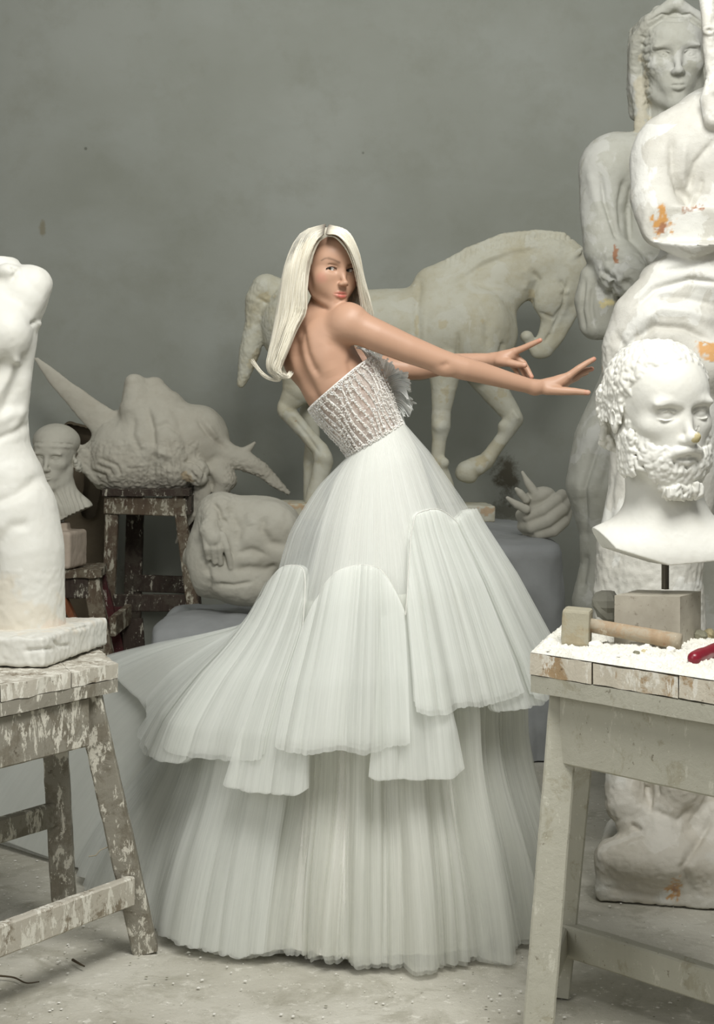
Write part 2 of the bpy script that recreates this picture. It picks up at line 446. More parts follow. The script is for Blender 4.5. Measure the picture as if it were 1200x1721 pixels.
# floor: a gently uneven slab
nx, ny = 240, 200
gx, gy = np.meshgrid(np.linspace(-7, 7, nx), np.linspace(.3, WALL_Y+.1, ny), indexing='ij')
q = np.stack([gx.ravel(), gy.ravel(), np.zeros(nx*ny)], 1)
gz = .004*vnoise(q, 3.0, 3, 3)-.004
top = np.stack([q[:, 0], q[:, 1], gz], 1)
ff = grid_faces(nx, ny)
mesh_obj('floor', top, ff, floor_mat(), kind='structure', label='pale dusty concrete floor with plaster crumbs')
# ---------------------------------------------------------------- the woman
WD = 4.154
woman = thing('person', 'blonde woman in a strapless white tulle gown looking back over her shoulder', 'person', (.06, 4.28, 0))
def skin_mat():
    t = NT('skin')
    c = t.mix(t.ramp(t.noise(9, 4, .5), [(.4, 0.0), (.7, .35)]), srgb((182, 145, 121)), srgb((172, 134, 110)))
    c = t.mix(t.attr('Col', True), c, t.attr('Col'))
    t.b.inputs['Subsurface Weight'].default_value = .03; t.b.inputs['Subsurface Radius'].default_value = (.5, .3, .2)
    t.b.inputs['Subsurface Scale'].default_value = .012
    n = t.bump(t.noise(420, 3, .6), .05, .001)
    return t.fin(c, .46, n, .35)
HO, HU, HR = (553, 454, -4), 70.0, face_rot(31, 2, -1.5)
def head_pt(x, y, z): return np.array(HO)+HR@(np.array((x, y, z))*HU)
S = Sculpt(WD, (420, 1012), (376, 1585), (-125, 150), 3.2,
           fine=((0, 508, 618, 1.0), (0, 836, 1012, 1.25), (1, 376, 440, 1.3), (1, 440, 470, .8), (1, 470, 526, 1.0), (1, 560, 668, 1.25), (1, 760, 1585, 8), (2, -75, -10, 1.3), (2, 15, 110, 1.8)), persp=False)
# torso, leaning back, chest turned away to the right
S.chain([(541, 575, 22, 50), (548, 612, 18, 56), (566, 648, 14, 58), (600, 700, 8, 49), (629, 740, 6, 43), (632, 800, 8, 52), (630, 850, 10, 60)], k=16, ws=.86)
S.ell((620, 640, 62), (40, 34, 34), k=20)                    # bust
S.ell((546, 590, -30), (34, 50, 20), rot=(0, 0, -14), k=22)     # scapula
S.ell((500, 592, 34), (30, 46, 40), rot=(0, 0, -10), k=26)
S.chain([(548, 500, 6, 25), (538, 535, 8, 27), (536, 562, 14, 36)], k=14)   # neck
S.chain([(540, 545, 4, 26), (582, 546, -34, 30)], k=22)           # trapezius to near shoulder
S.chain([(534, 552, 14, 26), (510, 566, 84, 30)], k=22)
S.ell((588, 545, -42), (30, 30, 28), k=16)
# near arm
S.chain([(590, 548, -42, 28.5), (632, 566, -44, 26.5), (684, 588, -40, 23.5), (735, 607, -32, 20.5), (757, 614, -28, 19.5), (778, 620, -24, 19.5), (812, 628, -14, 17.5), (860, 641, 0, 14.5), (900, 651, 12, 12.2)], k=8)
S.ell((742, 622, -36), (16, 10, 9), rot=(0, 0, 20), k=10)
# near hand
S.chain([(900, 651, 12, 12), (922, 649, 18, 13)], k=8)
for (ku, kv, kw) in ((957, 632, 14), (958, 638, 24), (955, 643, 34), (950, 648, 44)):
    S.chain([(918, 650, 18+(kw-14)*.6, 9.5), (ku, kv, kw, 7.2)], k=7)
S.ell((938, 645, 26), (24, 10, 19), rot=(0, 0, -20), k=8)
S.chain([(957, 632, 14, 6.8), (974, 619, 12, 5.9), (988, 610, 16, 5.2), (1001, 603, 20, 4.3)], k=2)     # index
S.chain([(959, 638, 24, 6.6), (977, 627, 26, 5.8), (989, 622, 32, 5.2), (1000, 619, 38, 4.3)], k=2)     # middle
S.chain([(956, 643, 36, 6.3), (972, 634, 42, 5.5), (984, 628, 50, 4.9), (994, 625, 57, 4.1)], k=2)     # ring
S.chain([(951, 648, 46, 5.8), (963, 641, 56, 5.0), (973, 637, 64, 4.5), (981, 634, 71, 3.8)], k=2)     # little
S.chain([(922, 655, 10, 9), (945, 657, 4, 7.6), (966, 658, 0, 6.3), (988, 660, -2, 4.8)], k=4)         # thumb
# far arm
S.chain([(510, 566, 84, 28), (560, 588, 96, 24), (625, 612, 100, 21), (690, 618, 96, 18.5), (712, 617, 92, 19), (762, 608, 76, 17), (805, 604, 60, 13), (836, 603, 48, 11.2)], k=8)
# far hand
S.chain([(836, 603, 48, 11.2), (852, 602, 42, 11.5)], k=8)
S.ell((854, 600, 44), (20, 10, 16), rot=(0, 0, -8), k=8)
S.chain([(848, 598, 40, 9), (868, 590, 36, 7.2)], k=6)
S.chain([(868, 590, 36, 6.6), (882, 584, 30, 5.6), (897, 577, 24, 5.0), (910, 571, 19, 4.1)], k=2)      # index
S.chain([(850, 604, 42, 9), (872, 600, 46, 7)], k=6)
S.chain([(872, 599, 46, 6.4), (884, 609, 40, 5.6), (890, 621, 32, 5.0), (896, 633, 25, 4.1)], k=2)      # middle
S.chain([(868, 604, 54, 6.2), (880, 612, 56, 5.4), (885, 624, 52, 4.8), (889, 634, 46, 4.0)], k=2)      # ring
S.chain([(862, 607, 60, 5.8), (871, 616, 66, 5.0), (876, 625, 64, 4.4), (879, 632, 60, 3.7)], k=2)      # little
S.chain([(842, 606, 36, 8), (858, 609, 24, 7), (871, 612, 18, 6.2), (883, 613, 14, 5.2)], k=4)         # thumb
# hips, legs, feet (under the gown)
for sg, dx in ((-1, -22), (1, 26)):
    S.chain([(630+dx, 850, 10+sg*22, 46), (628+dx, 1110, 18+sg*26, 42), (626+dx, 1190, 14+sg*26, 34), (622+dx, 1240, 26+sg*26, 35), (618+dx, 1440, 34+sg*26, 18), (618+dx, 1490, 36+sg*26, 18)], k=16)
    S.chain([(618+dx, 1490, 44+sg*26, 18), (626+dx, 1545, -2+sg*26, 17), (630+dx, 1565, -36+sg*26, 11)], k=12)
    S.chain([(616+dx, 1500, 52+sg*26, 11), (614+dx, 1573, 56+sg*26, 5)], k=6)
# head
S.layer()
head(S, HO, HU, HR, female=True, lids=.8, ears=True, mouth=1.25, jaw=.92, brow=.5, soft=True)
S.frame(HO, HR, HU)
for sg in (-1, 1):
    S.ell((sg*.25, .012, .60), (.118, .046, .09), rot=(0, 0, sg*-6), k=.015, sub=True)
    S.ell((sg*.30, .30, .33), (.21, .26, .19), k=.2)        # full cheeks
    S.paint([(sg*(.25+a), -.040+2.6*a*a-.10*a, .60-.9*a*a-.08*a) for a in (-.10, -.05, 0, .05, .10, .14)], .016, (52, 40, 36), .95)
    S.tint((sg*.40, .22, .42), .20, (190, 112, 100), .6, .05)
for q in range(2):
    S.paint([(-.15, .582, .585), (-.07, .560, .64), (0, .566, .66), (.07, .560, .64), (.15, .582, .585)], .034, (176, 84, 76), .95)
    S.paint([(-.12, .612, .60), (-.06, .638, .655), (0, .645, .675), (.06, .638, .655), (.12, .612, .60)], .040, (186, 92, 84), .95)
S.paint([(-.16, .592, .58), (-.07, .596, .65), (0, .602, .67), (.07, .596, .65), (.16, .592, .58)], .012, (110, 48, 44), .7)
S.M = None; S.merge(5)
S.paint2([(541.5, 442.5), (547, 439.5), (554.5, 439)], 1.2, (112, 88, 70), .75); S.paint2([(553, 439.3), (562, 442), (571, 446)], 2.0, (118, 92, 74), .8)
S.paint2([(586, 449.5), (592, 446.5), (598, 447)], 1.7, (118, 92, 74), .8)
# back muscles, spine, shoulder blade, arm creases
S.crease([(508, 548), (511, 570), (517, 596), (526, 616), (538, 634)], 7, -4.5)
S.crease([(496, 560), (499, 590), (510, 625), (526, 655), (546, 690)], 7, -4.0)
S.crease([(491, 560), (490, 600), (502, 640), (520, 672)], 6, 2.0)
S.crease([(560, 556), (548, 580), (548, 610), (558, 636)], 13, 2.5)
S.crease([(594, 596), (588, 612), (594, 634)], 6, -3.0)
S.crease([(738, 618), (752, 612)], 5, -1.8)
S.crease([(905, 642), (925, 636), (950, 626)], 2.5, .9)
S.crease([(574, 505), (590, 516), (612, 530)], 9, 1.6)
for q in ((883, 613, 10), (988, 660, -4)): S.tint(q, 4.5, (206, 164, 146), .5, .05)
for q in ((1001, 603, 18), (1000, 619, 36), (909, 571, 18), (896, 633, 25), (986, 660, -3)): S.tint(q, 7, (196, 124, 104), .5, .05)
body = S.build('body', skin_mat(), woman)
# eyes
def eye_mat():
    t = NT('eye'); return t.fin(t.attr('Col'), .08, None, .5)
em = eye_mat()
def eyeball(sg):
    R = .118*HU; c = head_pt(sg*.25, .012, .462)
    look = np.array((-.06, .03, -1.0)); look /= np.linalg.norm(look)
    n, m = 40, 28; V = []; Cc = []
    a1 = np.cross(look, (0, 1, 0)); a1 /= np.linalg.norm(a1); a2 = np.cross(look, a1)
    for i in range(m):
        th = math.pi*(i/(m-1))**1.5
        for j in range(n):
            ph = 2*math.pi*j/n
            d = look*math.cos(th)+(a1*math.cos(ph)+a2*math.sin(ph))*math.sin(th); V.append(c+d*R)
            r = th
            Cc.append((.004, .004, .004, 1) if r < .17 else (.07, .062, .045, 1) if r < .42 else (.02, .018, .015, 1) if r < .50 else (.62, .58, .54, 1))
    V = np.array(V); X = np.stack([(V[:, 0]-600)/S.s, WD+V[:, 2]/S.s, CZ-(V[:, 1]-HZ)/S.s], 1)
    return mesh_obj('eyeball', X, grid_faces(m, n, False, True)[:, ::-1].copy(), em, body, colors=Cc)
for sg in (-1, 1): eyeball(sg)
def simple(name, rgb, rough=.5, spec=.3, bump=None, metal=0):
    t = NT(name); n = None
    if bump: n = t.bump(t.noise(bump[0], 4, .6), bump[1], .003)
    c = t.mix(t.ramp(t.noise(14, 5, .6), [(.35, 0.0), (.7, .5)]), srgb(rgb), srgb(tuple(x*.82 for x in rgb)))
    t.b.inputs['Metallic'].default_value = metal
    return t.fin(c, rough, n, spec)
def tube_arrays(paths, radii, sides=4, flat=None):
    """many poly tubes in one go; paths: list of (n,3) arrays, radii: list of (n,) arrays"""
    V = []; Fc = []; base = 0
    for pth, r in zip(paths, radii):
        pth = np.asarray(pth, float); n = len(pth); T = np.gradient(pth, axis=0); T /= np.linalg.norm(T, axis=1)[:, None]+1e-12
        up = np.array((.13, -.9, .41)); A = np.cross(T, up); A /= np.linalg.norm(A, axis=1)[:, None]+1e-9; B = np.cross(T, A)
        an = np.arange(sides)*2*math.pi/sides
        ring = pth[:, None, :]+(A[:, None, :]*np.cos(an)[None, :, None]+B[:, None, :]*np.sin(an)[None, :, None])*np.asarray(r)[:, None, None]
        V.append(ring.reshape(-1, 3)); Fc.append(grid_faces(n, sides, False, True)[:, ::-1]+base); base += n*sides
    return np.concatenate(V), np.concatenate(Fc)
lash = simple('lash', (40, 32, 30), .6)
def pxw(S_, pts):
    pts = np.asarray(pts, float); return np.stack([(pts[:, 0]-600)/S_.s, S_.D0+pts[:, 2]/S_.s, CZ-(pts[:, 1]-HZ)/S_.s], 1)
def crv(pts, n):                                   # Catmull-Rom resample
    p = np.asarray(pts, float); p = np.vstack([2*p[0]-p[1], p, 2*p[-1]-p[-2]]); m = len(p)-3
    t = np.linspace(0, m-1e-6, n); i = t.astype(int); f = (t-i)[:, None]
    a, b, c, d = p[i], p[i+1], p[i+2], p[i+3]
    return .5*((2*b)+(c-a)*f+(2*a-5*b+4*c-d)*f*f+(3*b-a-3*c+d)*f**3)
for sg in (-1, 1):
    pth = [head_pt(sg*(.25+a), -.030+2.8*a*a-.12*a, .603-.9*a*a-.08*a) for a in (-.11, -.06, 0, .06, .11, .155)]
    V, Fc = tube_arrays([pxw(S, crv(pth, 14))], [np.linspace(.5, 1.0, 14)/S.s], 5)
    mesh_obj('eyelashes', V, Fc, lash, body)

# ---------------------------------------------------------------- hair
def hair_mat():
    t = NT('blonde_hair')
    uv = t.tc.outputs['UV']
    st = t.noise(1.0, 3, .6, vec=uv, stretch=(90, 3, 1))
    c = t.mix(t.ramp(st, [(.3, 0.0), (.7, 1.0)]), srgb((196, 187, 164)), srgb((238, 234, 219)))
    c = t.mix(t.attr('Col', True), c, t.attr('Col'))
    t.b.inputs['Anisotropic'].default_value = .5
    t.b.inputs['Sheen Weight'].default_value = .15
    return t.fin(c, .36, None, .55)
hm = hair_mat()
rng = np.random.RandomState(5)
capc = head_pt(0, -.26, -.19); capr = np.array((.69, .79, .86))*HU
def push(p, grow=1.0):
    q = (HR.T@(p-capc).T).T/(capr*grow); k = np.linalg.norm(q, axis=1); k2 = np.maximum(k, 1.0)/np.maximum(k, 1e-6)
    return capc+(HR@((q*k2[:, None]*capr*grow)).T).T
GL = [  # camera-left sheet, from the face to the back
 [(545, 401, -63), (533, 412, -64), (522, 436, -60), (516, 462, -50), (513, 495, -50), (512, 525, -46), (498, 552, -44), (484, 585, -42), (474, 608, -38), (470, 626, -36), (484, 633, -34)],
 [(546, 390, -52), (524, 402, -56), (509, 435, -56), (501, 480, -50), (495, 525, -44), (482, 565, -42), (471, 600, -38), (464, 622, -34), (480, 634, -32)],
 [(547, 380, -20), (514, 396, -36), (494, 440, -44), (486, 490, -38), (480, 535, -32), (470, 575, -28), (462, 605, -26), (462, 622, -24), (478, 634, -24)],
 [(546, 379, -5), (508, 396, -18), (485, 445, -22), (475, 500, -18), (467, 550, -12), (458, 590, -10), (454, 612, -10), (460, 630, -10), (482, 630, -12)],
 [(546, 379, 10), (508, 394, 12), (483, 442, 16), (472, 500, 12), (462, 555, 4), (454, 592, 0), (452, 612, 0), (458, 626, -4), (476, 630, -8)],
 [(548, 380, 28), (515, 392, 40), (492, 440, 44), (480, 500, 36), (470, 555, 20), (458, 598, 8), (460, 618, 4), (468, 628, 2), (480, 626, 0)]]
GR = [
 [(549, 401, -64), (568, 404, -70), (585, 422, -68), (596, 446, -56), (602, 470, -38), (606, 492, -26), (609, 515, -16), (611, 530, -14)],
 [(551, 390, -54), (578, 396, -56), (596, 420, -46), (605, 452, -34), (611, 480, -22), (616, 505, -12), (620, 530, -8)],
 [(554, 380, -18), (584, 392, -24), (601, 424, -22), (609, 462, -12), (616, 490, -4), (623, 516, 0), (626, 532, 0)],
 [(552, 379, 4), (582, 389, 4), (600, 424, 8), (606, 465, 12), (608, 500, 14), (612, 530, 14)],
 [(550, 380, 24), (575, 392, 36), (590, 430, 40), (590, 480, 36), (584, 520, 30), (575, 540, 24)]]
def sheet(G, n, thick, nseg, r0, seed, jit=1.5):
    R = np.random.RandomState(seed); Gs = np.stack([crv(g, nseg) for g in G]); out = []; rad = []; uvs = []
    for k in range(n):
        a = R.rand()*(len(G)-1); i = min(int(a), len(G)-2); f = a-i
        p = Gs[i]*(1-f)+Gs[i+1]*f
        depth = R.rand()**.7*thick; t = np.linspace(0, 1, nseg)
        ph = R.rand()*6.28; am = jit*(.3+t*1.6)
        p = p+np.stack([np.sin(t*5+ph)*am+R.randn()*1.2*t, np.cos(t*4+ph)*am*.6+R.randn()*1.5*t**4, np.sin(t*6+ph*2)*am], 1)+np.array((0, 0, -4))*np.sin(np.minimum(t*6, 1.57))[:, None]-np.array((0, 0, 1))*depth
        p = push(p, 1.0+.035*R.rand()); cut = nseg-int(R.rand()**2*4) ; p = p[:cut]
        out.append(p); rad.append(r0*(.55+.9*R.rand())*np.interp(np.linspace(0, 1, cut), [0, .08, .8, 1], [.8, 1, .8, .15])); uvs.append(R.rand())
    return out, rad, uvs
def strands(name, G, n, thick, nseg, r0, seed, jit=1.5, dark_root=True):
    out, rad, uvs = sheet(G, n, thick, nseg, r0, seed, jit)
    V, Fc = tube_arrays(out, rad, 3)
    vv = np.concatenate([np.repeat(np.linspace(0, 1, len(p)), 3) for p in out]); uu = np.concatenate([np.full(len(p)*3, a*7) for p, a in zip(out, uvs)])
    rt = np.concatenate([np.full(len(p)*3, a) for p, a in zip(out, np.random.RandomState(seed+9).rand(n))])
    C = np.zeros((len(V), 4)); C[:, :3] = srgb((74, 60, 48))[:3]; C[:, 3] = np.clip(1-vv/(.035+.05*rt), 0, 1)*.85
    return mesh_obj(name, pxw(S, V), Fc, hm, hairroot, colors=C, uvs=np.stack([uu, vv], 1))
# volume under the strands
H2 = Sculpt(WD, (420, 640), (374, 645), (-85, 80), 1.8, persp=False)
H2.frame(HO, HR, HU); H2.ell((0, -.26, -.19), (.672, .765, .84), k=.05)
H2.ell((-.04, .42, .95), (.52, 1.02, .66), k=.04, sub=True); H2.M = None
for G, rr in ((GL, (3, 6, 8, 9, 9, 8)), (GR, (2, 3, 5, 5, 6))):
    for g, r in zip(G, rr):
        p = crv(g, 24); n = len(p)
        H2.chain([(p[i][0]+(2.5 if G is GL else -3), p[i][1]+2, p[i][2]+7, r*np.interp(i/(n-1), [0, .2, .7, 1], [.5, 1, .75, .12])) for i in range(1, n)], k=9)
H2.tint((548, 388, -46), 11, (84, 68, 56), .8, .3, .1)
hairroot = H2.build('hair', hm, woman)
strands('hair_strand_sheet', GL, 2600, 3, 30, .9, 11)
strands('hair_strand_sheet', GR, 1400, 3, 26, .8, 12, jit=1.0)
# wispy curl flicked out at the ends
GC = [[(466, 575, -20), (456, 606, -18), (462, 626, -18), (462, 637, -16), (442, 628, -10), (424, 605, -6)],
      [(476, 590, -24), (466, 612, -24), (474, 632, -24), (468, 642, -18), (446, 634, -10), (427, 612, -6)]]
strands('hair_strand_sheet', GC, 300, 2, 22, .7, 13, jit=.5)
GD = [[(474, 590, -34), (462, 614, -34), (468, 632, -34), (480, 636, -30), (489, 626, -26)], [(482, 600, -38), (474, 620, -38), (478, 634, -36), (486, 636, -32), (492, 628, -28)]]
strands('hair_strand_sheet', GD, 200, 2, 20, .7, 14, jit=.5)
# ---------------------------------------------------------------- the gown
def tulle(name, alpha, rgb=(232, 234, 228), streak=1.0, trans=.35, lo=.55):
    """net fabric: fibres scatter and pass light, gaps between them are open; pleat density varies along the width"""
    t = NT(name); uv = t.tc.outputs['UV']
    n1 = t.noise(1.0, 4, .65, vec=uv, stretch=(260, 1.2, 1)); n2 = t.noise(1.0, 3, .6, vec=uv, stretch=(46, 2.0, 1))
    n3 = t.noise(1.0, 2, .5, vec=uv, stretch=(17, 1.1, 1)); den = t.math('ADD', t.math('MULTIPLY', n1, .30), t.math('ADD', t.math('MULTIPLY', n2, .42), t.math('MULTIPLY', n3, .28)))
    den = t.ramp(den, [(.36, alpha*lo), (.62, min(1.0, alpha*1.3))])
    dif = t.n.new('ShaderNodeBsdfDiffuse'); dif.inputs[0].default_value = srgb(rgb)
    tr = t.n.new('ShaderNodeBsdfTranslucent'); tr.inputs[0].default_value = srgb(rgb)
    gl = t.n.new('ShaderNodeBsdfTransparent')
    m1 = t.n.new('ShaderNodeMixShader'); m1.inputs[0].default_value = trans; t.link(dif.outputs[0], m1.inputs[1]); t.link(tr.outputs[0], m1.inputs[2])
    m2 = t.n.new('ShaderNodeMixShader'); t.link(den, m2.inputs[0]); t.link(gl.outputs[0], m2.inputs[1]); t.link(m1.outputs[0], m2.inputs[2])
    t.link(m2.outputs[0], t.out.inputs['Surface'])
    b = t.bump(n2, .25*streak, .006); t.link(b, dif.inputs['Normal'])
    return t.m
CX, CY = .05, 4.30                                     # centre of the skirt on the floor
WC = np.array(((631-600)/650., 4.165, CZ-(738-HZ)/650.)); WH = np.array((47/650., 0, 29/650.)); WB = .086
# hem on the floor, as points (x, y) seen round the skirt
HEM = [(.61, 4.56), (.50, 4.85), (.26, 5.02), (-.10, 5.15), (-.55, 5.60), (-1.15, 6.00), (-1.65, 5.95), (-1.65, 5.50), (-1.22, 5.30), (-1.00, 5.12), (-.84, 4.82), (-.62, 4.32), (-.27, 3.97), (.06, 3.89), (.26, 3.93), (.41, 4.04), (.55, 4.18)]
_h = np.array(HEM); _a = np.unwrap(np.arctan2(_h[:, 1]-CY, _h[:, 0]-CX)); _r = np.hypot(_h[:, 0]-CX, _h[:, 1]-CY)
_o = np.argsort(_a); _a, _r = _a[_o], _r[_o]
def hemR(th):
    th = np.mod(th-_a[0], 2*np.pi)+_a[0]
    return np.interp(th, np.append(_a, _a[0]+2*np.pi), np.append(_r, _r[0]))
def smooth_hem():
    g = np.linspace(0, 2*np.pi, 720, endpoint=False); r = hemR(g); k = np.exp(-np.linspace(-2, 2, 31)**2); k /= k.sum()
    r = np.convolve(np.r_[r[-15:], r, r[:15]], k, 'valid'); return g, r
_g, _rs = smooth_hem()
def hR(th): return np.interp(np.mod(th, 2*np.pi), np.append(_g, 2*np.pi), np.append(_rs, _rs[0]))
PT = [0, .06, .16, .30, .45, .55, .65, .80, 1.0]; PG = [.0, .13, .30, .50, .68, .775, .83, .91, 1.0]
def foldfn(seed, freqs=(15, 34, 83), amps=(1, .85, .40)):
    """irregular pleats: periodic random ridges, slowly changing down the cloth"""
    R = np.random.RandomState(seed); tabs = [(R.rand(n)*2-1, R.rand(n)*2-1) for n in freqs]; w0, w1 = R.rand(2)*6.28
    def nz(tab, x):
        n = len(tab); x = np.mod(x, 1)*n; i = x.astype(int) % n; f = x-np.floor(x); f = f*f*(3-2*f)
        return tab[i]*(1-f)+tab[(i+1) % n]*f
    def f(th, t):
        x = (th+.08*np.sin(2*th+w0)+.03*np.sin(5*th+w1))/(2*np.pi); s = 0
        for (A, B), a in zip(tabs, amps): v = (1-t*.6)*nz(A, x)+t*.6*nz(B, x+.003); s = s+a*(2*np.abs(v)**.75-.9)
        return s/sum(amps)*1.15
    return f
def skirt(th, t, seed, off=0.0, fold=.034, rbase=None, flare=0.0, t0=0.0, dip=0.0):
    """point on a bell at azimuth th and drop t (0 waist, 1 floor); off pushes outwards, flare grows downwards from t0"""
    th, t = np.broadcast_arrays(th, t)
    hr = hR(th); rb = np.minimum(hr, .60); g = np.interp(t, PT, PG)*(1-.25*np.clip(-np.cos(th), 0, 1)**2*np.exp(-((t-.30)/.16)**2))
    g = g*(1-dip*np.exp(-((t-.62)/.20)**2))
    tr = np.clip((t-.30)/.70, 0, 1); tr = tr*tr*(2.2-1.2*tr)
    wx = WH[0]*np.cos(th); wy = WB*np.sin(th); wz = WH[2]*np.cos(th)
    r = (rb if rbase is None else np.minimum(rb, rbase))*g + (0 if rbase is not None else (hr-rb)*tr)
    r = r+off*np.minimum(t*6, 1)+flare*np.clip(t-t0, 0, 1)
    ff = foldfn(seed)(th, t)*fold*np.clip(t*1.15, 0, 1)**.8*(1+.6*np.clip((hr-.6)/.6, 0, 1)*t); r = r+ff
    ax = WC[0]*(1-t)+CX*t; ay = WC[1]*(1-t)+CY*t
    X = ax+wx*(1-t)+r*np.cos(th); Y = ay+wy*(1-t)+r*np.sin(th)
    lift = .10*np.clip((hr-.75)/.6, 0, 1)*np.sin(np.pi*np.clip((t-.4)/.6, 0, 1))
    Z = (WC[2]+wz)*(1-t)+.012*t+lift-ff*.12+.9*(ff+.03)*np.clip((hr-.70)/.35, 0, 1)*np.sin(np.pi*np.clip((t-.35)/.70, 0, 1))
    return np.stack([X, Y, np.maximum(Z, .006)], -1)
def panel(name, mat, parent, th0, th1, nth, nt, tA, tB, **kw):
    """part of a skirt layer; tA/tB: top and bottom drop as functions of azimuth"""
    lab = kw.pop('label', None)
    th = np.linspace(th0, th1, nth)[:, None]; f = np.linspace(0, 1, nt)[None, :]
    a = tA(th) if callable(tA) else tA; b = tB(th) if callable(tB) else tB
    t = a+(b-a)*f
    wob = kw.pop('ragged', 0); pinch = kw.pop('pinch', 0); uvk = kw.pop('uvk', 0)
    if wob:
        nz = foldfn(int(kw['seed'])+77, (29, 83, 211), (1, .8, .5))(th, 0*th)
        t = t+wob*.6*nz*f**3
    thm = (th0+th1)/2; th = thm+(th-thm)*(1-pinch*f)
    Pn = skirt(th+0*t, t, **kw)
    uv = np.stack(np.broadcast_arrays(th/6.283+kw['seed']*.37+uvk*.311, t), -1)
    return mesh_obj(name, Pn.reshape(-1, 3), grid_faces(nth, nt), mat, parent, uvs=uv.reshape(-1, 2), label=lab)
D2 = math.radians
lining_m = tulle('lining_fabric', 1.0, (234, 233, 226), lo=.97, trans=.12)
tulA = tulle('fine_tulle', .42, (240, 242, 238), lo=.35); tulB = tulle('gathered_tulle', .56, (242, 244, 239), lo=.5); tulC = tulle('skirt_tulle', .52, (240, 241, 234), lo=.22)
TAU = 2*np.pi
lining = panel('gown_lining', lining_m, woman, 0, TAU, 500, 60, 0.0, .985, seed=3, off=-.035, fold=.028, rbase=.43, dip=.12)
gown = lining
over = panel('sheer_overskirt', tulA, gown, 0, TAU, 900, 50, 0.0, .47, seed=5, off=.004, fold=.022)
panel('sheer_overskirt', tulA, gown, 0, TAU, 900, 50, 0.0, .45, seed=15, off=-.010, fold=.022)
# lower skirt and train: several loose layers
for k, (sd, of, tb) in enumerate(((21, .0, 1.0), (21, -.016, .995), (21, .012, .99), (24, -.05, .985), (25, -.03, .97))):
    panel('train_layer', tulC, gown, 0, TAU, 1400, 70, .30, tb, seed=sd, off=of, fold=.095, ragged=.014, uvk=k, dip=.15)
for k, (sd, of) in enumerate(((21, .02), (21, .03), (27, -.02))):
    panel('train_layer', tulB, gown, D2(118), D2(232), 420, 60, .42, .99, seed=sd, off=of, fold=.085, ragged=.02, uvk=k+7, dip=.10)
# scalloped tier: seam arches and valleys (degrees round the skirt; 270 = towards the viewer)
VAL = [-31+360, 283, 234, 192, 150, 108, 66, 29]; APT = [.155, .235, .225, .27, .24, .22, .20, .17]; VT = [.19, .335, .36, .345, .32, .30, .28, .24]
arch_len = [.50, .56, .59, .62, .60, .58, .55, .52]
def mk_arch(i):
    a = D2(VAL[i]); b = D2(VAL[(i+1) % 8]); 
    if b > a: b -= TAU
    va, vb, ap = VT[i], VT[(i+1) % 8], APT[i]
    mid = (a+b)/2; hw = abs(a-b)/2
    def top(th):
        x = np.clip((th-mid)/hw, -1.25, 1.25); v = np.where(th > mid, va, vb)
        return ap+(v-ap)*np.clip(np.abs(x), 0, 1)**3.4
    return a, b, mid, hw, top
for i in range(8):
    a, b, mid, hw, top = mk_arch(i); ln = arch_len[i]
    for j, (of, sd) in enumerate(((.006, 111+i), (.015, 111+i), (.024, 111+i))):
        panel('tulle_panel', tulB, gown, mid-hw*.97, mid+hw*.97, 260, 44, top, lambda th: ln+.008*j-.014*np.abs((th-mid)/hw)**4, seed=sd, off=of, fold=.034, uvk=j, flare=.12, t0=.2, ragged=.009, pinch=[-.04, .08, .06, .1, .1, .1, .1, .1][i])
    # gathered seam edge
    if i > 2: continue_seam = False
    else: continue_seam = True
    th = np.linspace(mid-hw, mid+hw, 90); e = skirt(th, top(th), seed=111+i, off=.025, fold=.034)
    V, Fc = tube_arrays([e], [np.full(90, .0012)], 6)
    if continue_seam: mesh_obj('gathered_seam', V, Fc, lining_m, gown, uvs=np.random.RandomState(i).rand(len(V), 2))
    # longer panel falling from under each valley
    m2 = D2(VAL[i]); vt = VT[i]
    for j, (of, sd) in enumerate(((-.006, 71+i), (.003, 71+i), (.012, 71+i))):
        panel('tulle_panel', tulB, gown, m2-hw*.46, m2+hw*.46, 160, 40, lambda th: vt-.004+.03*((th-m2)/hw)**2, lambda th: [.54, .635, .660, .625, .64, .62, .6, .54][i]-.015*np.abs((th-m2)/hw/.46)**6, pinch=-.42, seed=sd, off=of, fold=.038, uvk=j, flare=.12, t0=.2, ragged=.009)

# ---------------------------------------------------------------- bodice
RG = [((569, 644), (47, -40), 66), ((577, 655), (49, -40), 66), ((590, 674), (50, -36), 62), ((605, 697), (49, -31), 58), ((618, 718), (45, -28), 55), ((631, 741), (42, -26), 52)]
def bod(phi, t, off=0.0):                            # phi: 0 right edge, 270 towards the viewer
    i = np.clip(t, 0, 1)*(len(RG)-1)
    A = np.array([[*c, *h, b] for c, h, b in RG], float); k = np.arange(len(RG))
    g = [np.interp(i, k, A[:, j]) for j in range(5)]
    bust = 13*np.exp(-((i-.8)/1.5)**2)*np.clip(np.cos(phi-.5), 0, 1)**1.5
    cs, sn = np.cos(phi), np.sin(phi)
    L = np.hypot(g[2], g[3]); ex = 1+off/L
    u = g[0]+g[2]*cs*ex+bust*.8; v = g[1]+g[3]*cs*ex-bust*.25; w_ = 6+sn*(g[4]+off)+bust*.5
    return np.stack([u, v, w_], -1)
bm = tulle('bodice_mesh', .60, (228, 220, 212), lo=.6, trans=.1)
ph, tt = np.meshgrid(np.linspace(0, TAU, 121), np.linspace(0, 1, 26), indexing='ij')
bp = bod(ph, tt, 1.0).reshape(-1, 3)
bodice = mesh_obj('bodice', pxw(S, bp), grid_faces(121, 26), bm, woman, uvs=np.stack([ph.ravel()/6.28, tt.ravel()], 1))
sat = simple('satin_edge', (232, 230, 224), .45)
V, Fc = tube_arrays([pxw(S, bod(np.linspace(0, TAU, 100), np.zeros(100), 1.5))], [np.full(100, .0026)], 6)
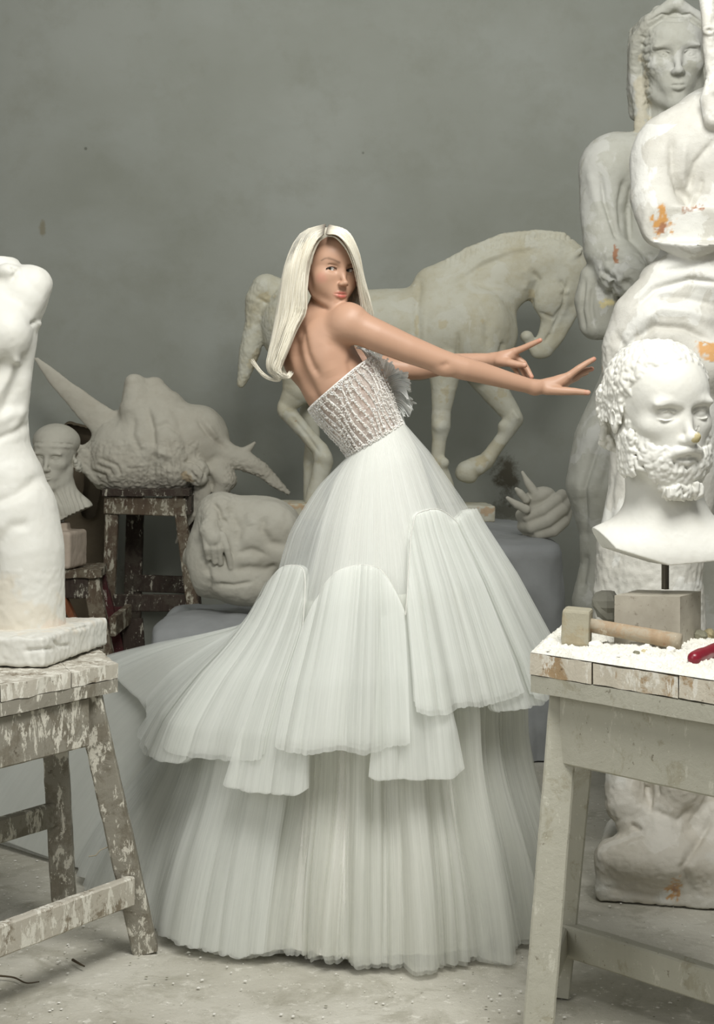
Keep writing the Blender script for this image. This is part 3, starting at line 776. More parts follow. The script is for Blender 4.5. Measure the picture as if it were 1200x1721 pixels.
mesh_obj('neckline_binding', V, Fc, sat, bodice)
rng = np.random.RandomState(2); ribs = 34
rib_paths = []
for k in range(ribs):
    a = TAU*k/ribs; n = 26; t = np.linspace(.015, 1, n)
    rib_paths.append(pxw(S, bod(a+.10*np.sin(t*9+k)*.5+.05*t, t, 2.2)))
for p_ in rib_paths[17:34]:
    V, Fc = tube_arrays([p_], [np.full(len(p_), .0027)], 6); mesh_obj('gathered_rib', V, Fc, sat, bodice)
# beads: small faceted crystals scattered along the ribs, waist and bust
def beads(name, n, mat, rmin, rmax, seed, wide):
    R = np.random.RandomState(seed); oc = np.array([(1, 0, 0), (-1, 0, 0), (0, 1, 0), (0, -1, 0), (0, 0, 1), (0, 0, -1)], float)
    of = np.array([(0, 2, 4), (2, 1, 4), (1, 3, 4), (3, 0, 4), (2, 0, 5), (1, 2, 5), (3, 1, 5), (0, 3, 5)])
    k = R.randint(0, ribs, n); t = R.rand(n); sel = R.rand(n)
    t = np.where(sel < .12, 1-.05*R.rand(n), t); t = np.where((sel > .12) & (sel < .2), .05*R.rand(n), t)
    a = TAU*k/ribs+.05*np.sin(t*9+k)+.05*t+R.randn(n)*wide; a = np.where(sel < .2, R.rand(n)*TAU, a)
    front = np.mod(a, TAU); keep = (front > 2.9) | (front < .6); a, t = a[keep], t[keep]; n = len(a)
    c = pxw(S, bod(a, t, 5.0+R.rand(n)*2)); r = rmin+(rmax-rmin)*R.rand(n)**2
    V = (c[:, None, :]+oc[None]*r[:, None, None]).reshape(-1, 3); Fc = (np.arange(n)[:, None, None]*6+of[None]).reshape(-1, 3)
    return mesh_obj(name, V, Fc, mat, bodice, smooth=False, kind='stuff')
beads('pearl_beads', 5200, simple('pearl', (236, 233, 226), .25, .6), .0012, .0028, 4, .035)
cr = simple('crystal', (245, 246, 246), .04, 1.0); beads('crystal_beads', 900, cr, .0012, .0030, 6, .05)
# ---------------------------------------------------------------- pleated ruffle at the bust
rf = tulle('ruffle_tulle', .9, (250, 251, 248), lo=.75, trans=.4)
def fan(name, hub, tips, npl, seed, depth=7):
    """pleated fan from a hub line to an arc of tips"""
    R = np.random.RandomState(seed); n = npl*4+1; f = np.linspace(0, 1, n); tp = crv(tips, n); hb = crv(hub, n); nt = 12
    zig = np.abs(((f*npl*2) % 2)-1)-.5
    s = np.linspace(0, 1, nt)[None, :, None]; Pn = hb[:, None, :]*(1-s)+tp[:, None, :]*s
    Pn[:, :, 2] += (zig[:, None]*depth*2)*s[..., 0]**.8; Pn[:, :, 0] += zig[:, None]*2.5*s[..., 0]; Pn[:, :, 1] += zig[:, None]*2.5*s[..., 0]
    Pn += (np.repeat(R.randn(npl+1, 3), 4, 0)[:n][:, None, :])*np.array((3.5, 3.5, 5))*s**2
    bow = np.sin(np.pi*s[..., 0])*5; Pn[:, :, 1] -= bow
    uv = np.stack(np.broadcast_arrays(f[:, None]*.4+seed, s[..., 0]), -1)
    return mesh_obj(name, pxw(S, Pn.reshape(-1, 3)), grid_faces(n, nt), rf, bodice, uvs=uv.reshape(-1, 2))
for dz in (0, 9):
    fan('pleated_ruffle', [(620, 606, 30+dz), (638, 612, 30+dz), (650, 632, 28+dz), (656, 652, 26+dz)], [(594, 578, 26+dz), (628, 592, 20+dz), (658, 610, 14+dz), (680, 630, 8+dz)], 15, 1+dz)
    fan('pleated_ruffle', [(650, 634, 24+dz), (656, 648, 24+dz), (660, 660, 24+dz)], [(676, 628, 12+dz), (688, 640, 4+dz), (691, 656, 2+dz), (682, 668, 2+dz)], 12, 2+dz)
    fan('pleated_ruffle', [(656, 656, 24+dz), (662, 672, 24+dz), (667, 692, 22+dz)], [(688, 668, 6+dz), (691, 682, 2+dz), (686, 698, 2+dz), (668, 712, 8+dz)], 12, 3+dz)
# ---------------------------------------------------------------- large plaster statues on the right
pl_white = plaster('white_plaster', (206, 204, 195), (165, 160, 145), .35, .45, 45, .62, patch=(228, 228, 222), patch_amt=.3, spec=.35)
pl_grey = plaster('grey_plaster', (176, 176, 166), (140, 136, 118), .4, .3, 50, .7, patch=(192, 192, 186), patch_amt=.1)
pl_smooth = plaster('smooth_plaster', (214, 213, 205), (196, 192, 178), .3, .08, 30, .5, spec=.35)
RUST, OCH = (150, 92, 48), (196, 140, 62)
S = Sculpt(4.6, (930, 1330), (-60, 1494), (-196, 190), 3.0)
S.chain([(1215, 240, 25, 100), (1205, 380, 25, 88), (1195, 470, 15, 92)], k=20)
S.chain([(1275, 200, 10, 56), (1290, 60, -10, 60), (1290, -20, -10, 60)], k=18)
S.ell((1122, 262, 0), (60, 66, 58), k=30)
S.ell((1180, 232, -10), (80, 56, 50), k=30)
S.chain([(1108, 275, -8, 47), (1100, 330, -22, 41), (1116, 378, -45, 40), (1160, 392, -75, 40), (1215, 378, -100, 36)], k=14)
S.box((1170, 318, -196), (125, 95, 112), rot=(14, 6, 0), rnd=4, k=4, sub=True)
S.ell((1195, 468, 0), (120, 45, 80), k=24)
S.chain([(1200, 452, -30, 42), (1120, 478, -30, 38), (1068, 528, -25, 36), (1046, 585, -20, 34), (1040, 640, -15, 28)], k=16)
S.ell((1130, 560, -20), (92, 82, 66), k=24)
S.chain([(1044, 665, -8, 24), (1085, 640, -30, 40), (1180, 610, -50, 52)], k=14)
S.chain([(1130, 600, 10, 96), (1122, 800, 10, 84), (1095, 960, 10, 84), (1110, 1120, 5, 80), (1145, 1280, 0, 66), (1150, 1400, 0, 66)], k=20)
S.chain([(1060, 700, 10, 34), (1056, 820, 10, 32), (1040, 920, 6, 38), (1036, 1040, 4, 40)], k=16)
S.chain([(1075, 1120, 0, 34), (1062, 1230, -12, 28), (1050, 1300, -22, 32), (1050, 1350, -34, 33), (1056, 1378, -44, 22)], k=10)
S.ell((1140, 1305, -45), (50, 64, 42), k=14)
S.chain([(1215, 1330, -20, 46), (1190, 1420, -60, 34), (1200, 1462, -84, 26)], k=10)
S.chain([(1110, 1380, -50, 34), (1105, 1440, -80, 30)], k=30)
S.box((1228, 1462, -6), (216, 44, 120), rot=(0, 13, 2), rnd=16, k=24)
S.ell((1120, 1440, -60), (110, 40, 70), k=24)
S.plane((1100, 1493, 0), (0, 1, 0), 2)
# broken locks and beard hanging at the shoulder
S.chain([(1186, -20, -66, 12), (1190, 30, -74, 11), (1194, 78, -72, 13), (1198, 130, -74, 10), (1190, 168, -74, 14), (1199, 200, -78, 17)], k=5)
S.ell((1193, 50, -84), (13, 10, 10), k=3); S.ell((1194, 50, -94), (7, 4, 8), k=2, sub=True)
S.chain([(1222, -40, -60, 24), (1228, 60, -66, 22), (1226, 150, -66, 20)], k=8)
for p_, w_, a_ in (
    ([(1128, 232), (1130, 290), (1146, 335)], 6, -6), ([(1152, 238), (1146, 300), (1160, 330)], 7, 5), ([(1200, 236), (1168, 275), (1152, 330)], 5, -5),
    ([(1180, 300), (1172, 330)], 5, -4), ([(1110, 455), (1150, 448), (1210, 430)], 4, -6), ([(1062, 520), (1100, 485), (1160, 470), (1210, 476)], 5, -7),
    ([(1070, 545), (1110, 520), (1160, 525), (1210, 545)], 9, 7), ([(1060, 575), (1100, 548), (1150, 552), (1210, 580)], 6, -7),
    ([(1036, 560), (1054, 600), (1050, 640)], 6, -5), ([(1035, 605), (1080, 585), (1140, 585)], 7, -8), ([(1100, 500), (1140, 500), (1200, 512)], 5, -4),
    ([(1070, 760), (1052, 840), (1040, 920)], 6, -5), ([(1036, 760), (1026, 830), (1024, 900)], 6, -4), ([(1070, 1000), (1065, 1100), (1085, 1220)], 7, -6),
    ([(1088, 1190), (1090, 1290), (1092, 1370)], 5, -9), ([(1102, 1290), (1108, 1340)], 3, -5), ([(1130, 1250), (1170, 1262), (1192, 1300)], 6, -4),
    ([(1095, 1360), (1140, 1380), (1160, 1360)], 6, -6), ([(1060, 1385), (1078, 1396)], 4, -7), ([(1160, 1500), (1150, 1455), (1175, 1410), (1200, 1370)], 7, -9),
    ([(1000, 615), (1016, 645), (1024, 662)], 2.2, -5), ([(1010, 1490), (1060, 1500), (1120, 1510)], 4, -3)):
    S.crease(p_, w_, a_)
S.rough(2.2, .035, 3, 4); S.rough(1.6, .16, 5, 2, box=((980, 560, -150), (1120, 760, 100))); S.rough(1.8, .14, 6, 2, box=((930, 920, -150), (1330, 1494, 150)))
S.rough(2.6, .2, 8, 2, box=((1170, -60, -150), (1330, 215, -40)))
S.tint((1120, 368, -100), (17, 24, 60), OCH, .9, .7, .12); S.tint((1117, 378, -100), (9, 16, 60), RUST, .9, .8, .15)
S.tint((1180, 342, -100), (10, 7, 60), RUST, .8, .8, .2); S.tint((1158, 350, -100), (8, 8, 60), RUST, .6, 1.1, .25)
S.tint((1190, 588, -80), (24, 14, 60), OCH, .85, .8, .12); S.tint((1003, 622, -20), (9, 16, 60), OCH, .85, .8, .16)
S.paint([(1004, 625, -40), (1014, 645, -38), (1024, 664, -36)], 2.5, RUST, .8)
S.tint((1135, 1500, -120), (11, 20, 60), OCH, .85, .9, .16); S.tint((1137, 1498, -120), (5, 11, 60), RUST, .8, .9, .2)
S.tint((1100, 1400, -60), (160, 130, 120), (186, 176, 158), .45, .3, .03)
statue_f = S.build('draped_statue', pl_white, None, label='tall white draped statue with broken forearm that the woman touches', cat='statue', group=None)

S = Sculpt(5.25, (940, 1300), (-20, 1396), (-110, 130), 2.6, fine=((0, 1075, 1200, 1.4), (1, -20, 205, 1.4)))
S.chain([(1135, 160, 10, 40), (1130, 235, 14, 46)], k=20)
S.chain([(1140, 310, 24, 98), (1128, 430, 24, 86), (1130, 540, 24, 90), (1135, 700, 24, 100), (1150, 1000, 24, 84), (1180, 1380, 24, 84)], k=24, ws=1.2)
S.ell((1030, 280, 6), (54, 56, 46), k=24); S.ell((1085, 262, 14), (70, 38, 46), k=24)
S.chain([(1016, 290, 2, 42), (1012, 360, -2, 37), (1018, 420, -10, 37), (1050, 455, -30, 38)], k=14)
S.chain([(1035, 458, -22, 34), (1062, 468, -46, 34)], k=10)
S.ell((1030, 492, -62), (17, 16, 22), k=5, sub=True); S.ell((1052, 478, -84), (16, 12, 18), k=5, sub=True)
S.chain([(998, 468, 4, 24), (992, 505, 8, 27), (1000, 545, 8, 26)], k=10); S.chain([(1018, 510, 2, 26), (1022, 548, 4, 22)], k=10)
S.box((1000, 606, 0), (70, 32, 60), rot=(0, 0, -8), rnd=2, k=3, sub=True)
S.chain([(1062, 640, 6, 52), (1026, 745, 4, 62), (1006, 815, 2, 55), (1018, 890, 4, 44), (1022, 950, 4, 46), (1012, 1010, 4, 50), (1060, 1110, 8, 60), (1120, 1240, 14, 60)], k=14)
head(S, (1130, 100, -6), 88, face_rot(-3, 2, 2), lids=1.3, ears=False, mouth=1.0, jaw=1.02)
HC = (1130, 100, -6); HRS = face_rot(-3, 2, 2); S.frame(HC, HRS, 88)
for sg in (-1, 1):                                     # wide flat incised eyes, waved hair
    S.line([(sg*.25+.10*math.cos(a), .01+.065*math.sin(a), .60) for a in np.linspace(0, 6.28, 12)], .018, -.018)
    S.ell((sg*.25, .01, .62), (.022, .022, .05), k=.01, sub=True)
    for i in range(6):
        a = i/5; S.chain([(sg*.08, -.92+.05*i, .30-.14*i+.34*(i < 3)*.6, .12), (sg*(.42+.04*i), -.70+.02*i, .36-.14*i, .13), (sg*(.64+.05*(i % 2)), -.42+.10*i*.4, .16-.1*i, .12), (sg*.70, -.05+.12*i, -.02-.09*i, .12), (sg*.66, .45+.10*i, -.18-.06*i, .12)], k=.05)
    S.chain([(sg*.66, .35, -.12, .13), (sg*.60, .8, -.14, .16), (sg*.60, 1.25, -.06, .16)], k=.06)
S.M = None
for i in range(9): S.crease([(1076+i*1.5, 60+i*14), (1084, 64+i*14), (1092, 60+i*14)], 2.4, -2.6)
for q in ((1092, 34, 14), (1110, 20, 15), (1130, 22, 12), (1150, 18, 15), (1170, 28, 14), (1084, 52, 11), (1180, 48, 11)): S.ell((q[0], q[1], -16), (q[2], q[2]*.7, 14), k=5)
for i in range(2): S.crease([(1090+i*4, 36+i*10), (1112, 24+i*9), (1136, 27+i*8), (1160, 24+i*9), (1180, 38+i*10)], 2.2, -2.4)
for p_, w_, a_ in (([(1010, 300), (1016, 340), (1030, 380), (1038, 402)], 4, -7), ([(1050, 300), (1042, 340), (1046, 390)], 5, -5), ([(1062, 310), (1056, 350), (1058, 396)], 4, -4),
    ([(990, 290), (1000, 330), (1012, 370)], 8, 3), ([(983, 470), (978, 520), (984, 556)], 3, -4), ([(996, 480), (994, 520), (1000, 552)], 4, -5), ([(1020, 440), (1050, 436), (1080, 452)], 5, -6), ([(1010, 455), (1030, 470), (1026, 500)], 4, -6),
    ([(1000, 700), (975, 780), (972, 840)], 10, 3), ([(1034, 700), (1000, 760), (982, 820), (985, 900)], 5, -6), ([(1060, 690), (1030, 760), (1010, 830)], 7, -4), ([(985, 930), (978, 990)], 6, -5)):
    S.crease(p_, w_, a_)
S.rough(1.8, .04, 13, 4); S.rough(3.2, .13, 14, 2, box=((1000, 430, -120), (1090, 510, 0))); S.rough(1.5, .15, 15, 2, box=((1060, -20, -60), (1092, 240, 100)))
S.tint((1033, 432, -50), (5, 16, 40), RUST, .8, .8, .2); S.tint((1022, 508, -40), (15, 9, 50), (205, 190, 130), .7, .8, .12); S.tint((1076, 215, 0), (22, 22, 60), (188, 178, 150), .5, .8, .08)
S.tint((1078, 160, 0), (12, 60, 60), (186, 176, 150), .45, .7, .08)
S.plane((1100, 1394, 0), (0, 1, 0), 2)
S.build('standing_statue', pl_grey, None, label='grey plaster woman statue with waved hair standing behind the draped statue', cat='statue')

# ---------------------------------------------------------------- bearded bust on its stone block
BD = 3.62
bust = thing('portrait_bust', 'white bearded male bust with chipped nose on a steel rod and grey stone block', 'bust', (0, 0, 0))
S = Sculpt(BD, (960, 1290), (560, 965), (-150, 130), 1.7, fine=((0, 1015, 1230, 1.25), (1, 570, 870, 1.25), (2, -120, -30, 1.25)))
bR = face_rot(19, 3, 3); bO = (1112, 693, -18); U = 122
S.chain([(1112, 780, 12, 62), (1118, 856, 10, 66)], k=24)
S.ell((1124, 930, 16), (158, 68, 92), rot=(0, 0, 2), k=44)
S.plane((990, 876, 0), (-.78, .62, -.05), 1.5); S.plane((1040, 926, 0), (-.30, .95, -.06), 1.5); S.plane((1115, 948, 0), (.10, 1, -.06), 1.5)
head(S, bO, U, bR, lids=1.8, ears=False, mouth=1.25, jaw=1.08, brow=1.3)
S.frame(bO, bR, U)
S.ell((0, .30, .30), (.42, .45, .33), k=.1)
for sg in (-1, 1):
    S.chain([(sg*.08, -.13, .62, .05), (sg*.22, -.175, .60, .055), (sg*.38, -.10, .46, .05)], k=.06)
    S.ell((sg*.20, -.03, .70), (.12, .05, .09), k=.05, sub=True); S.ell((sg*.25, .02, .50), (.12, .075, .10), k=.02)
    S.line([(sg*(.25+a), -.045+2.2*a*a, .60-.9*a*a-.1*a) for a in (-.12, -.06, 0, .06, .13)], .016, .028)
    S.line([(sg*(.25+a), .085-2*a*a, .58-.9*a*a-.1*a) for a in (-.11, -.05, 0, .05, .12)], .018, .022)
# rough nose tip, moustache, beard curls, hair locks
S.ell((.02, .30, .80), (.09, .07, .07), k=.05)
for sg in (-1, 1):
    S.chain([(sg*.03, .47, .72, .060), (sg*.16, .50, .66, .065), (sg*.27, .60, .52, .06), (sg*.31, .74, .42, .05)], k=.04)
R_ = np.random.RandomState(8)
def curl(c, r, n=None):
    c = np.array(c, float); n = np.array(n if n is not None else (c[0], .35*(c[1]-.5), c[2]), float); n /= np.linalg.norm(n)+1e-6
    d = np.array((R_.randn()*.75, 1.0, R_.randn()*.5)); d -= n*(d@n); d /= np.linalg.norm(d)+1e-6; q = np.cross(n, d); L_ = r*(1.0+.8*R_.rand()); b = (R_.rand()-.5)*L_*1.5
    A = c-d*L_-n*r*.1; B = c+q*b+n*r*.22; E = c+d*L_-n*r*.12
    S.chain([(*A, r*.50), (*B, r*.62), (*E, r*.36)], k=.014)
for i in range(520):                                    # beard: cheeks to chin
    a = R_.rand()*2-1; b = R_.rand()
    x = a*.56; y = .34+abs(a)**2*-.30+b*(.74-.18*abs(a)); 
    if abs(x) < .24 and .44 < y < .72: continue
    if abs(x) < .38 and y < .50: continue
    z = math.sqrt(max(.02, 1-(x/.62)**2-((y-.55)/.62)**2))*.66-.02
    curl((x, y+.03, z), .050+.022*R_.rand())
for i in range(130):
    x = (R_.rand()-.5)*.5; curl((x, 1.02+.08*R_.rand()-.3*x*x, .44+.14*R_.rand()), .055)
for i in range(240):                                    # side whiskers and nape
    sg = -1 if R_.rand() < .6 else 1
    curl((sg*(.60-.02*R_.rand()), .28+.50*R_.rand(), .12-.38*R_.rand()+.1), .052)
for i in range(1000):                                    # short curly hair
    th = R_.rand()*6.283; h = R_.rand(); x = math.cos(th)*math.sqrt(1-h*h*.98); z = math.sin(th)*math.sqrt(1-h*h*.98); y = -h
    p_ = np.array((x*.64, -.28+y*.67, -.16+z*.80)); nn_ = np.array((x/.65, y/.7, z/.8))
    if p_[2] > .30 and p_[1] > -.66 and abs(p_[0]) < .50: continue
    if p_[1] > -.34 and p_[2] > .10: continue
    curl(tuple(p_), .058+.03*R_.rand(), nn_)
for i in range(200):
    sg = -1 if R_.rand() < .65 else 1; curl((sg*(.62+.03*R_.rand()), -.30+.36*R_.rand(), -.62+.66*R_.rand()), .060)
for i in range(120): curl(((R_.rand()-.5)*1.0, .1+.4*R_.rand(), -.80+.1*R_.rand()), .07)
for sg in (-1, 1):                                      # ears
    S.ell((sg*.67, .07, -.10), (.06, .19, .11), rot=(0, sg*25, 0), k=.03)
    S.line([(sg*.74, -.05, -.18), (sg*.75, -.11, -.10), (sg*.72, -.02, -.02), (sg*.71, .10, -.04), (sg*.72, .18, -.10)], .026, -.05)
    S.ell((sg*.72, .04, -.08), (.05, .08, .04), k=.02, sub=True)
    S.line([(sg*.10, -.22, .62), (sg*.20, -.26, .60), (sg*.36, -.20, .50)], .035, .020)
for yy in (-.46, -.37): S.line([(-.34, yy, .50), (-.12, yy+.02, .62), (.12, yy+.02, .62), (.34, yy, .50)], .022, -.014)
S.line([(-.03, -.20, .64), (-.03, -.12, .66)], .02, -.02)
for i in range(11):
    x = -.27+.054*i; S.line([(x, .43+abs(x)*.5, .70-abs(x)*.5), (x*1.35, .56+abs(x)*.5, .66-abs(x)*.6)], .012, -.016)
S.tint((.06, .33, .86), .085, (178, 160, 92), .75, .7, .2); S.tint((.40, .98, .50), .05, (200, 186, 90), .6, .7, .2)
S.M = None
S.rough(.5, .08, 3, 3); S.rough(1.4, .28, 4, 2, box=((1150, 715, -160), (1185, 755, -80)))
S.build('bust_head', pl_smooth, bust)
steel = simple('steel', (110, 104, 92), .35, .5, metal=1.0)
V, Fc = tube_arrays([np.array([P(1118, 935, BD), P(1118, 990, BD)])], [np.full(2, .0085)], 20)
mesh_obj('steel_rod', V, Fc, steel, bust)

def bevel_box(name, size, mat, parent, loc, rot=(0, 0, 0), bev=.004, jit=0.0, seed=0, seg=2, sub=0, **kw):
    """box centred on loc (world); size full; optional unevenness"""
    import bmesh
    bm = bmesh.new(); bmesh.ops.create_cube(bm, size=1.0)
    for v in bm.verts: v.co = Vector((v.co.x*size[0], v.co.y*size[1], v.co.z*size[2]))
    if bev: bmesh.ops.bevel(bm, geom=list(bm.edges), offset=bev, segments=seg, affect='EDGES', profile=.6)
    if sub:
        L = max(size); 
        for _ in range(sub): bmesh.ops.subdivide_edges(bm, edges=[e for e in bm.edges if e.calc_length() > L*.06], cuts=1, use_grid_fill=True)
    V = np.array([v.co[:] for v in bm.verts])
    if jit:
        nz = np.stack([vnoise(V+seed*3.1, 22, seed+i, 3) for i in range(3)], 1); V = V+nz*jit
    M = np.array(Euler(tuple(math.radians(a) for a in rot)).to_matrix()); V = V@M.T+np.array(loc)
    Fc = [tuple(v.index for v in f.verts) for f in bm.faces]; bm.free()
    return mesh_obj(name, V, Fc, mat, parent, smooth=False, **kw)
def stone_mat():
    t = NT('grey_stone'); c = t.mix(t.ramp(t.noise(14, 6, .6), [(.35, 0.0), (.7, 1.0)]), srgb((150, 144, 130)), srgb((172, 166, 152)))
    c = t.mix(t.ramp(t.noise(60, 4, .7), [(.60, 0.0), (.66, .6)]), c, srgb((118, 110, 96)))
    c = t.mix(t.ramp(t.noise(9, 3, .5), [(.70, 0.0), (.72, .6)]), c, srgb((196, 158, 70)))
    return t.fin(c, .5, t.bump(t.noise(60, 5, .6), .12, .004), .35)
st_block = stone_mat()
ST_Z = CZ-(1090-HZ)/F*3.70                                   # top of the right stand, set below
# ---------------------------------------------------------------- painted and splattered wood
def wood(name, base, base2, paint, paint_amt, splat=(218, 214, 200), splat_amt=.4, vert=(1, 1, 6), dark=(70, 58, 44)):
    t = NT(name); co = t.tc.outputs['Object']
    g = t.noise(9, 6, .65, stretch=(7, 7, .8))
    c = t.mix(t.ramp(g, [(.3, 0.0), (.7, 1.0)]), srgb(base), srgb(base2))
    c = t.mix(t.ramp(t.noise(13, 8, .72, dist=.4), [(.55-.2*paint_amt, 0.0), (.63-.2*paint_amt, .8)]), c, srgb(paint))
    c = t.mix(t.ramp(t.noise(30, 8, .74, dist=.3, stretch=(1, 1, .4)), [(.62-.16*splat_amt, 0.0), (.65-.16*splat_amt, .9)]), c, srgb(splat))
    v = t.n.new('ShaderNodeTexVoronoi'); v.inputs['Scale'].default_value = 62; t.link(co, v.inputs['Vector'])
    dd = t.math('ADD', v.outputs['Distance'], t.math('MULTIPLY', t.noise(11, 4, .6), .62)); c = t.mix(t.ramp(dd, [(.30, .8), (.36, .5), (.39, 0.0)]), c, srgb(splat))
    c = t.mix(t.ramp(t.noise(40, 4, .7), [(.66, 0.0), (.70, .6)]), c, srgb(dark))
    h = t.math('ADD', t.noise(13, 8, .72, dist=.4), t.math('MULTIPLY', t.noise(60, 5, .7), .35))
    return t.fin(c, .72, t.bump(h, .55, .006), .25)
w_left = wood('splattered_grey_wood', (112, 106, 93), (134, 128, 114), (146, 142, 130), .6, (214, 210, 197), .5)
w_edge = wood('caked_plank', (118, 108, 92), (142, 132, 114), (192, 187, 174), .75, (218, 215, 203), .65)
w_right = wood('pale_painted_wood', (150, 146, 128), (164, 160, 142), (176, 174, 160), .95, (190, 188, 174), .15, dark=(96, 88, 70))
w_end = wood('raw_plank_end', (150, 126, 94), (176, 152, 120), (208, 203, 188), .75, (222, 218, 206), .5)
w_dark = wood('dark_splattered_wood', (50, 40, 34), (66, 56, 48), (74, 68, 58), .3, (180, 176, 160), .32)
w_mid = wood('brown_splattered_wood', (78, 64, 52), (96, 84, 68), (112, 104, 88), .4, (176, 171, 154), .5)
w_red = wood('red_painted_board', (70, 34, 36), (84, 42, 42), (74, 50, 46), .3, (180, 174, 160), .25)
w_orange = wood('orange_brown_wood', (112, 66, 42), (130, 82, 54), (120, 90, 66), .2, (190, 182, 165), .2)
dust = plaster('plaster_dust', (226, 224, 214), (188, 184, 170), .4, .9, 60, .9, spec=.15)

def beam(name, a, b, wx, wy, mat, parent, roll=0.0, bev=.004, seed=1, jit=.0012, ends=.0, **kw):
    """squared timber between two world points; wx across (horizontal), wy deep"""
    a, b = Vector(a), Vector(b); d = b-a; L = d.length; n = max(3, int(L/.03)); z = d.normalized()
    ref = Vector((0, 0, 1)) if abs(z.z) < .7 else Vector((0, 1, 0))
    x = (ref.cross(z)).normalized() if abs(z.z) < .7 else (z.cross(ref)*-1).normalized(); y = z.cross(x)
    if roll: q = Matrix.Rotation(math.radians(roll), 3, z); x = q@x; y = q@y
    c = bev/min(wx, wy)*2; prof = []
    hx, hy = wx/2, wy/2
    for sx, sy in ((1, 1), (-1, 1), (-1, -1), (1, -1)):
        p1, p2 = (sx*hx, sy*(hy-bev)), (sx*(hx-bev), sy*hy); prof += [p1, p2] if sx*sy > 0 else [p2, p1]
    V = []
    for i in range(n+1):
        for (u, v) in prof: V.append(a+d*(i/n)+x*u+y*v)
    V = np.array([v[:] for v in V]); nz = np.stack([vnoise(V, 35, seed+i, 2) for i in range(3)], 1); V = V+nz*jit
    m = len(prof); Fc = [(i*m+j, (i*m)+(j+1) % m, (i+1)*m+(j+1) % m, (i+1)*m+j) for i in range(n) for j in range(m)]
    Fc += [tuple(range(m))[::-1], tuple(n*m+j for j in range(m))]
    return mesh_obj(name, V, Fc, mat, parent, smooth=False, **kw)
def slab(name, corners, z0, z1, mat, parent, seed=1, jit=.002, ntop=14, **kw):
    """uneven plank from four plan corners (ccw) between two heights"""
    c = np.array(corners, float); g = np.linspace(0, 1, ntop); U, W_ = np.meshgrid(g, g, indexing='ij')
    pl = (c[0]*((1-U)*(1-W_))[..., None]+c[1]*(U*(1-W_))[..., None]+c[2]*(U*W_)[..., None]+c[3]*((1-U)*W_)[..., None]).reshape(-1, 2)
    nz = 3; V = []
    top = np.c_[pl, np.full(len(pl), z1)]; bot = np.c_[pl, np.full(len(pl), z0)]
    V = np.vstack([top, bot]); V = V+np.stack([vnoise(V, 30, seed+i, 3) for i in range(3)], 1)*jit
    n = ntop; F1 = grid_faces(n, n); F2 = grid_faces(n, n)[:, ::-1]+n*n; side = []
    rim = [(i, 0) for i in range(n)]+[(n-1, j) for j in range(1, n)]+[(i, n-1) for i in range(n-2, -1, -1)]+[(0, j) for j in range(n-2, 0, -1)]
    rim = [i*n+j for i, j in rim]
    for p_, q_ in zip(rim, rim[1:]+rim[:1]): side.append((q_, p_, p_+n*n, q_+n*n))
    Fc = np.vstack([F1, F2, np.array(side)])
    return mesh_obj(name, V, Fc, mat, parent, smooth=False, **kw)
def at(px, py, z):                                    # point on the horizontal plane of height z seen at a pixel
    D = (CZ-z)*F/(py-HZ); q = P(px, py, D); return (q.x, q.y)

# ---------------------------------------------------------------- right stand
rs = thing('sculpture_stand', 'pale painted wooden sculptor stand on the right carrying the bearded bust', 'stand', (0.75, 3.9, 0))
TZ = .84                                              # top surface height
c_fl = at(892, 1098, TZ); c_fr = at(1330, 1165, TZ); c_bl = at(950, 1048, TZ)
cfl, cfr, cbl = map(np.array, (c_fl, c_fr, c_bl)); ex = cfr-cfl; ey = cbl-cfl
cuts = [0, .265, .605, .86, 1.0]
for i in range(4):
    a, b = cuts[i]+.002*(i > 0), cuts[i+1]-.002
    slab('top_plank', [cfl+ex*a, cfl+ex*b, cfl+ex*b+ey, cfl+ex*a+ey], TZ-.045+.001*i, TZ-.002*(i % 2), w_end, rs, seed=i+3, jit=.003)
slab('lower_board', [cfl-ey*.0, cfl+ex, cfl+ex+ey, cfl+ey], TZ-.083, TZ-.047, w_right, rs, seed=9, jit=.0012)
exn = ex/np.linalg.norm(ex); eyn = ey/np.linalg.norm(ey)
def R3(a, b, z): q = cfl+exn*a+eyn*b; return (q[0], q[1], z)
Lx, Ly = np.linalg.norm(ex), np.linalg.norm(ey)
TB = TZ-.083
tops = [(.085, .075), (Lx-.085, .075), (.085, Ly-.075), (Lx-.085, Ly-.075)]
spl = [(-.060, -.115), (.075, -.115), (-.075, -.13), (.075, -.10)]
for (a, b), (da, db) in zip(tops, spl):
    beam('leg', R3(a, b, TB), R3(a+da, b+db, .0), .066, .052, w_right, rs, seed=int(a*100+b*10), jit=.001, roll=8)
def leg_at(i, z):
    (a, b), (da, db) = tops[i], spl[i]; f = 1-z/TB; return a+da*f, b+db*f
bevel = dict(jit=.001)
beam('apron', R3(.085, .05, TB-.075), R3(Lx-.085, .05, TB-.075), .024, .150, w_right, rs)
beam('apron', R3(.07, .09, TB-.075), R3(.07, Ly-.09, TB-.075), .024, .150, w_right, rs)
beam('apron', R3(.085, Ly-.05, TB-.075), R3(Lx-.085, Ly-.05, TB-.075), .024, .150, w_right, rs)
z = .13
a0, b0 = leg_at(0, z); a1, b1 = leg_at(2, z); a2, b2 = leg_at(3, z); a3, b3 = leg_at(1, z)
beam('stretcher', R3(a0, b0, z), R3(a1, b1, z), .036, .065, w_right, rs)
beam('stretcher', R3(a1, b1, z), R3(a2, b2, z), .036, .075, w_right, rs)
beam('stretcher', R3(a3, b3, z), R3(a2, b2, z), .036, .065, w_right, rs)
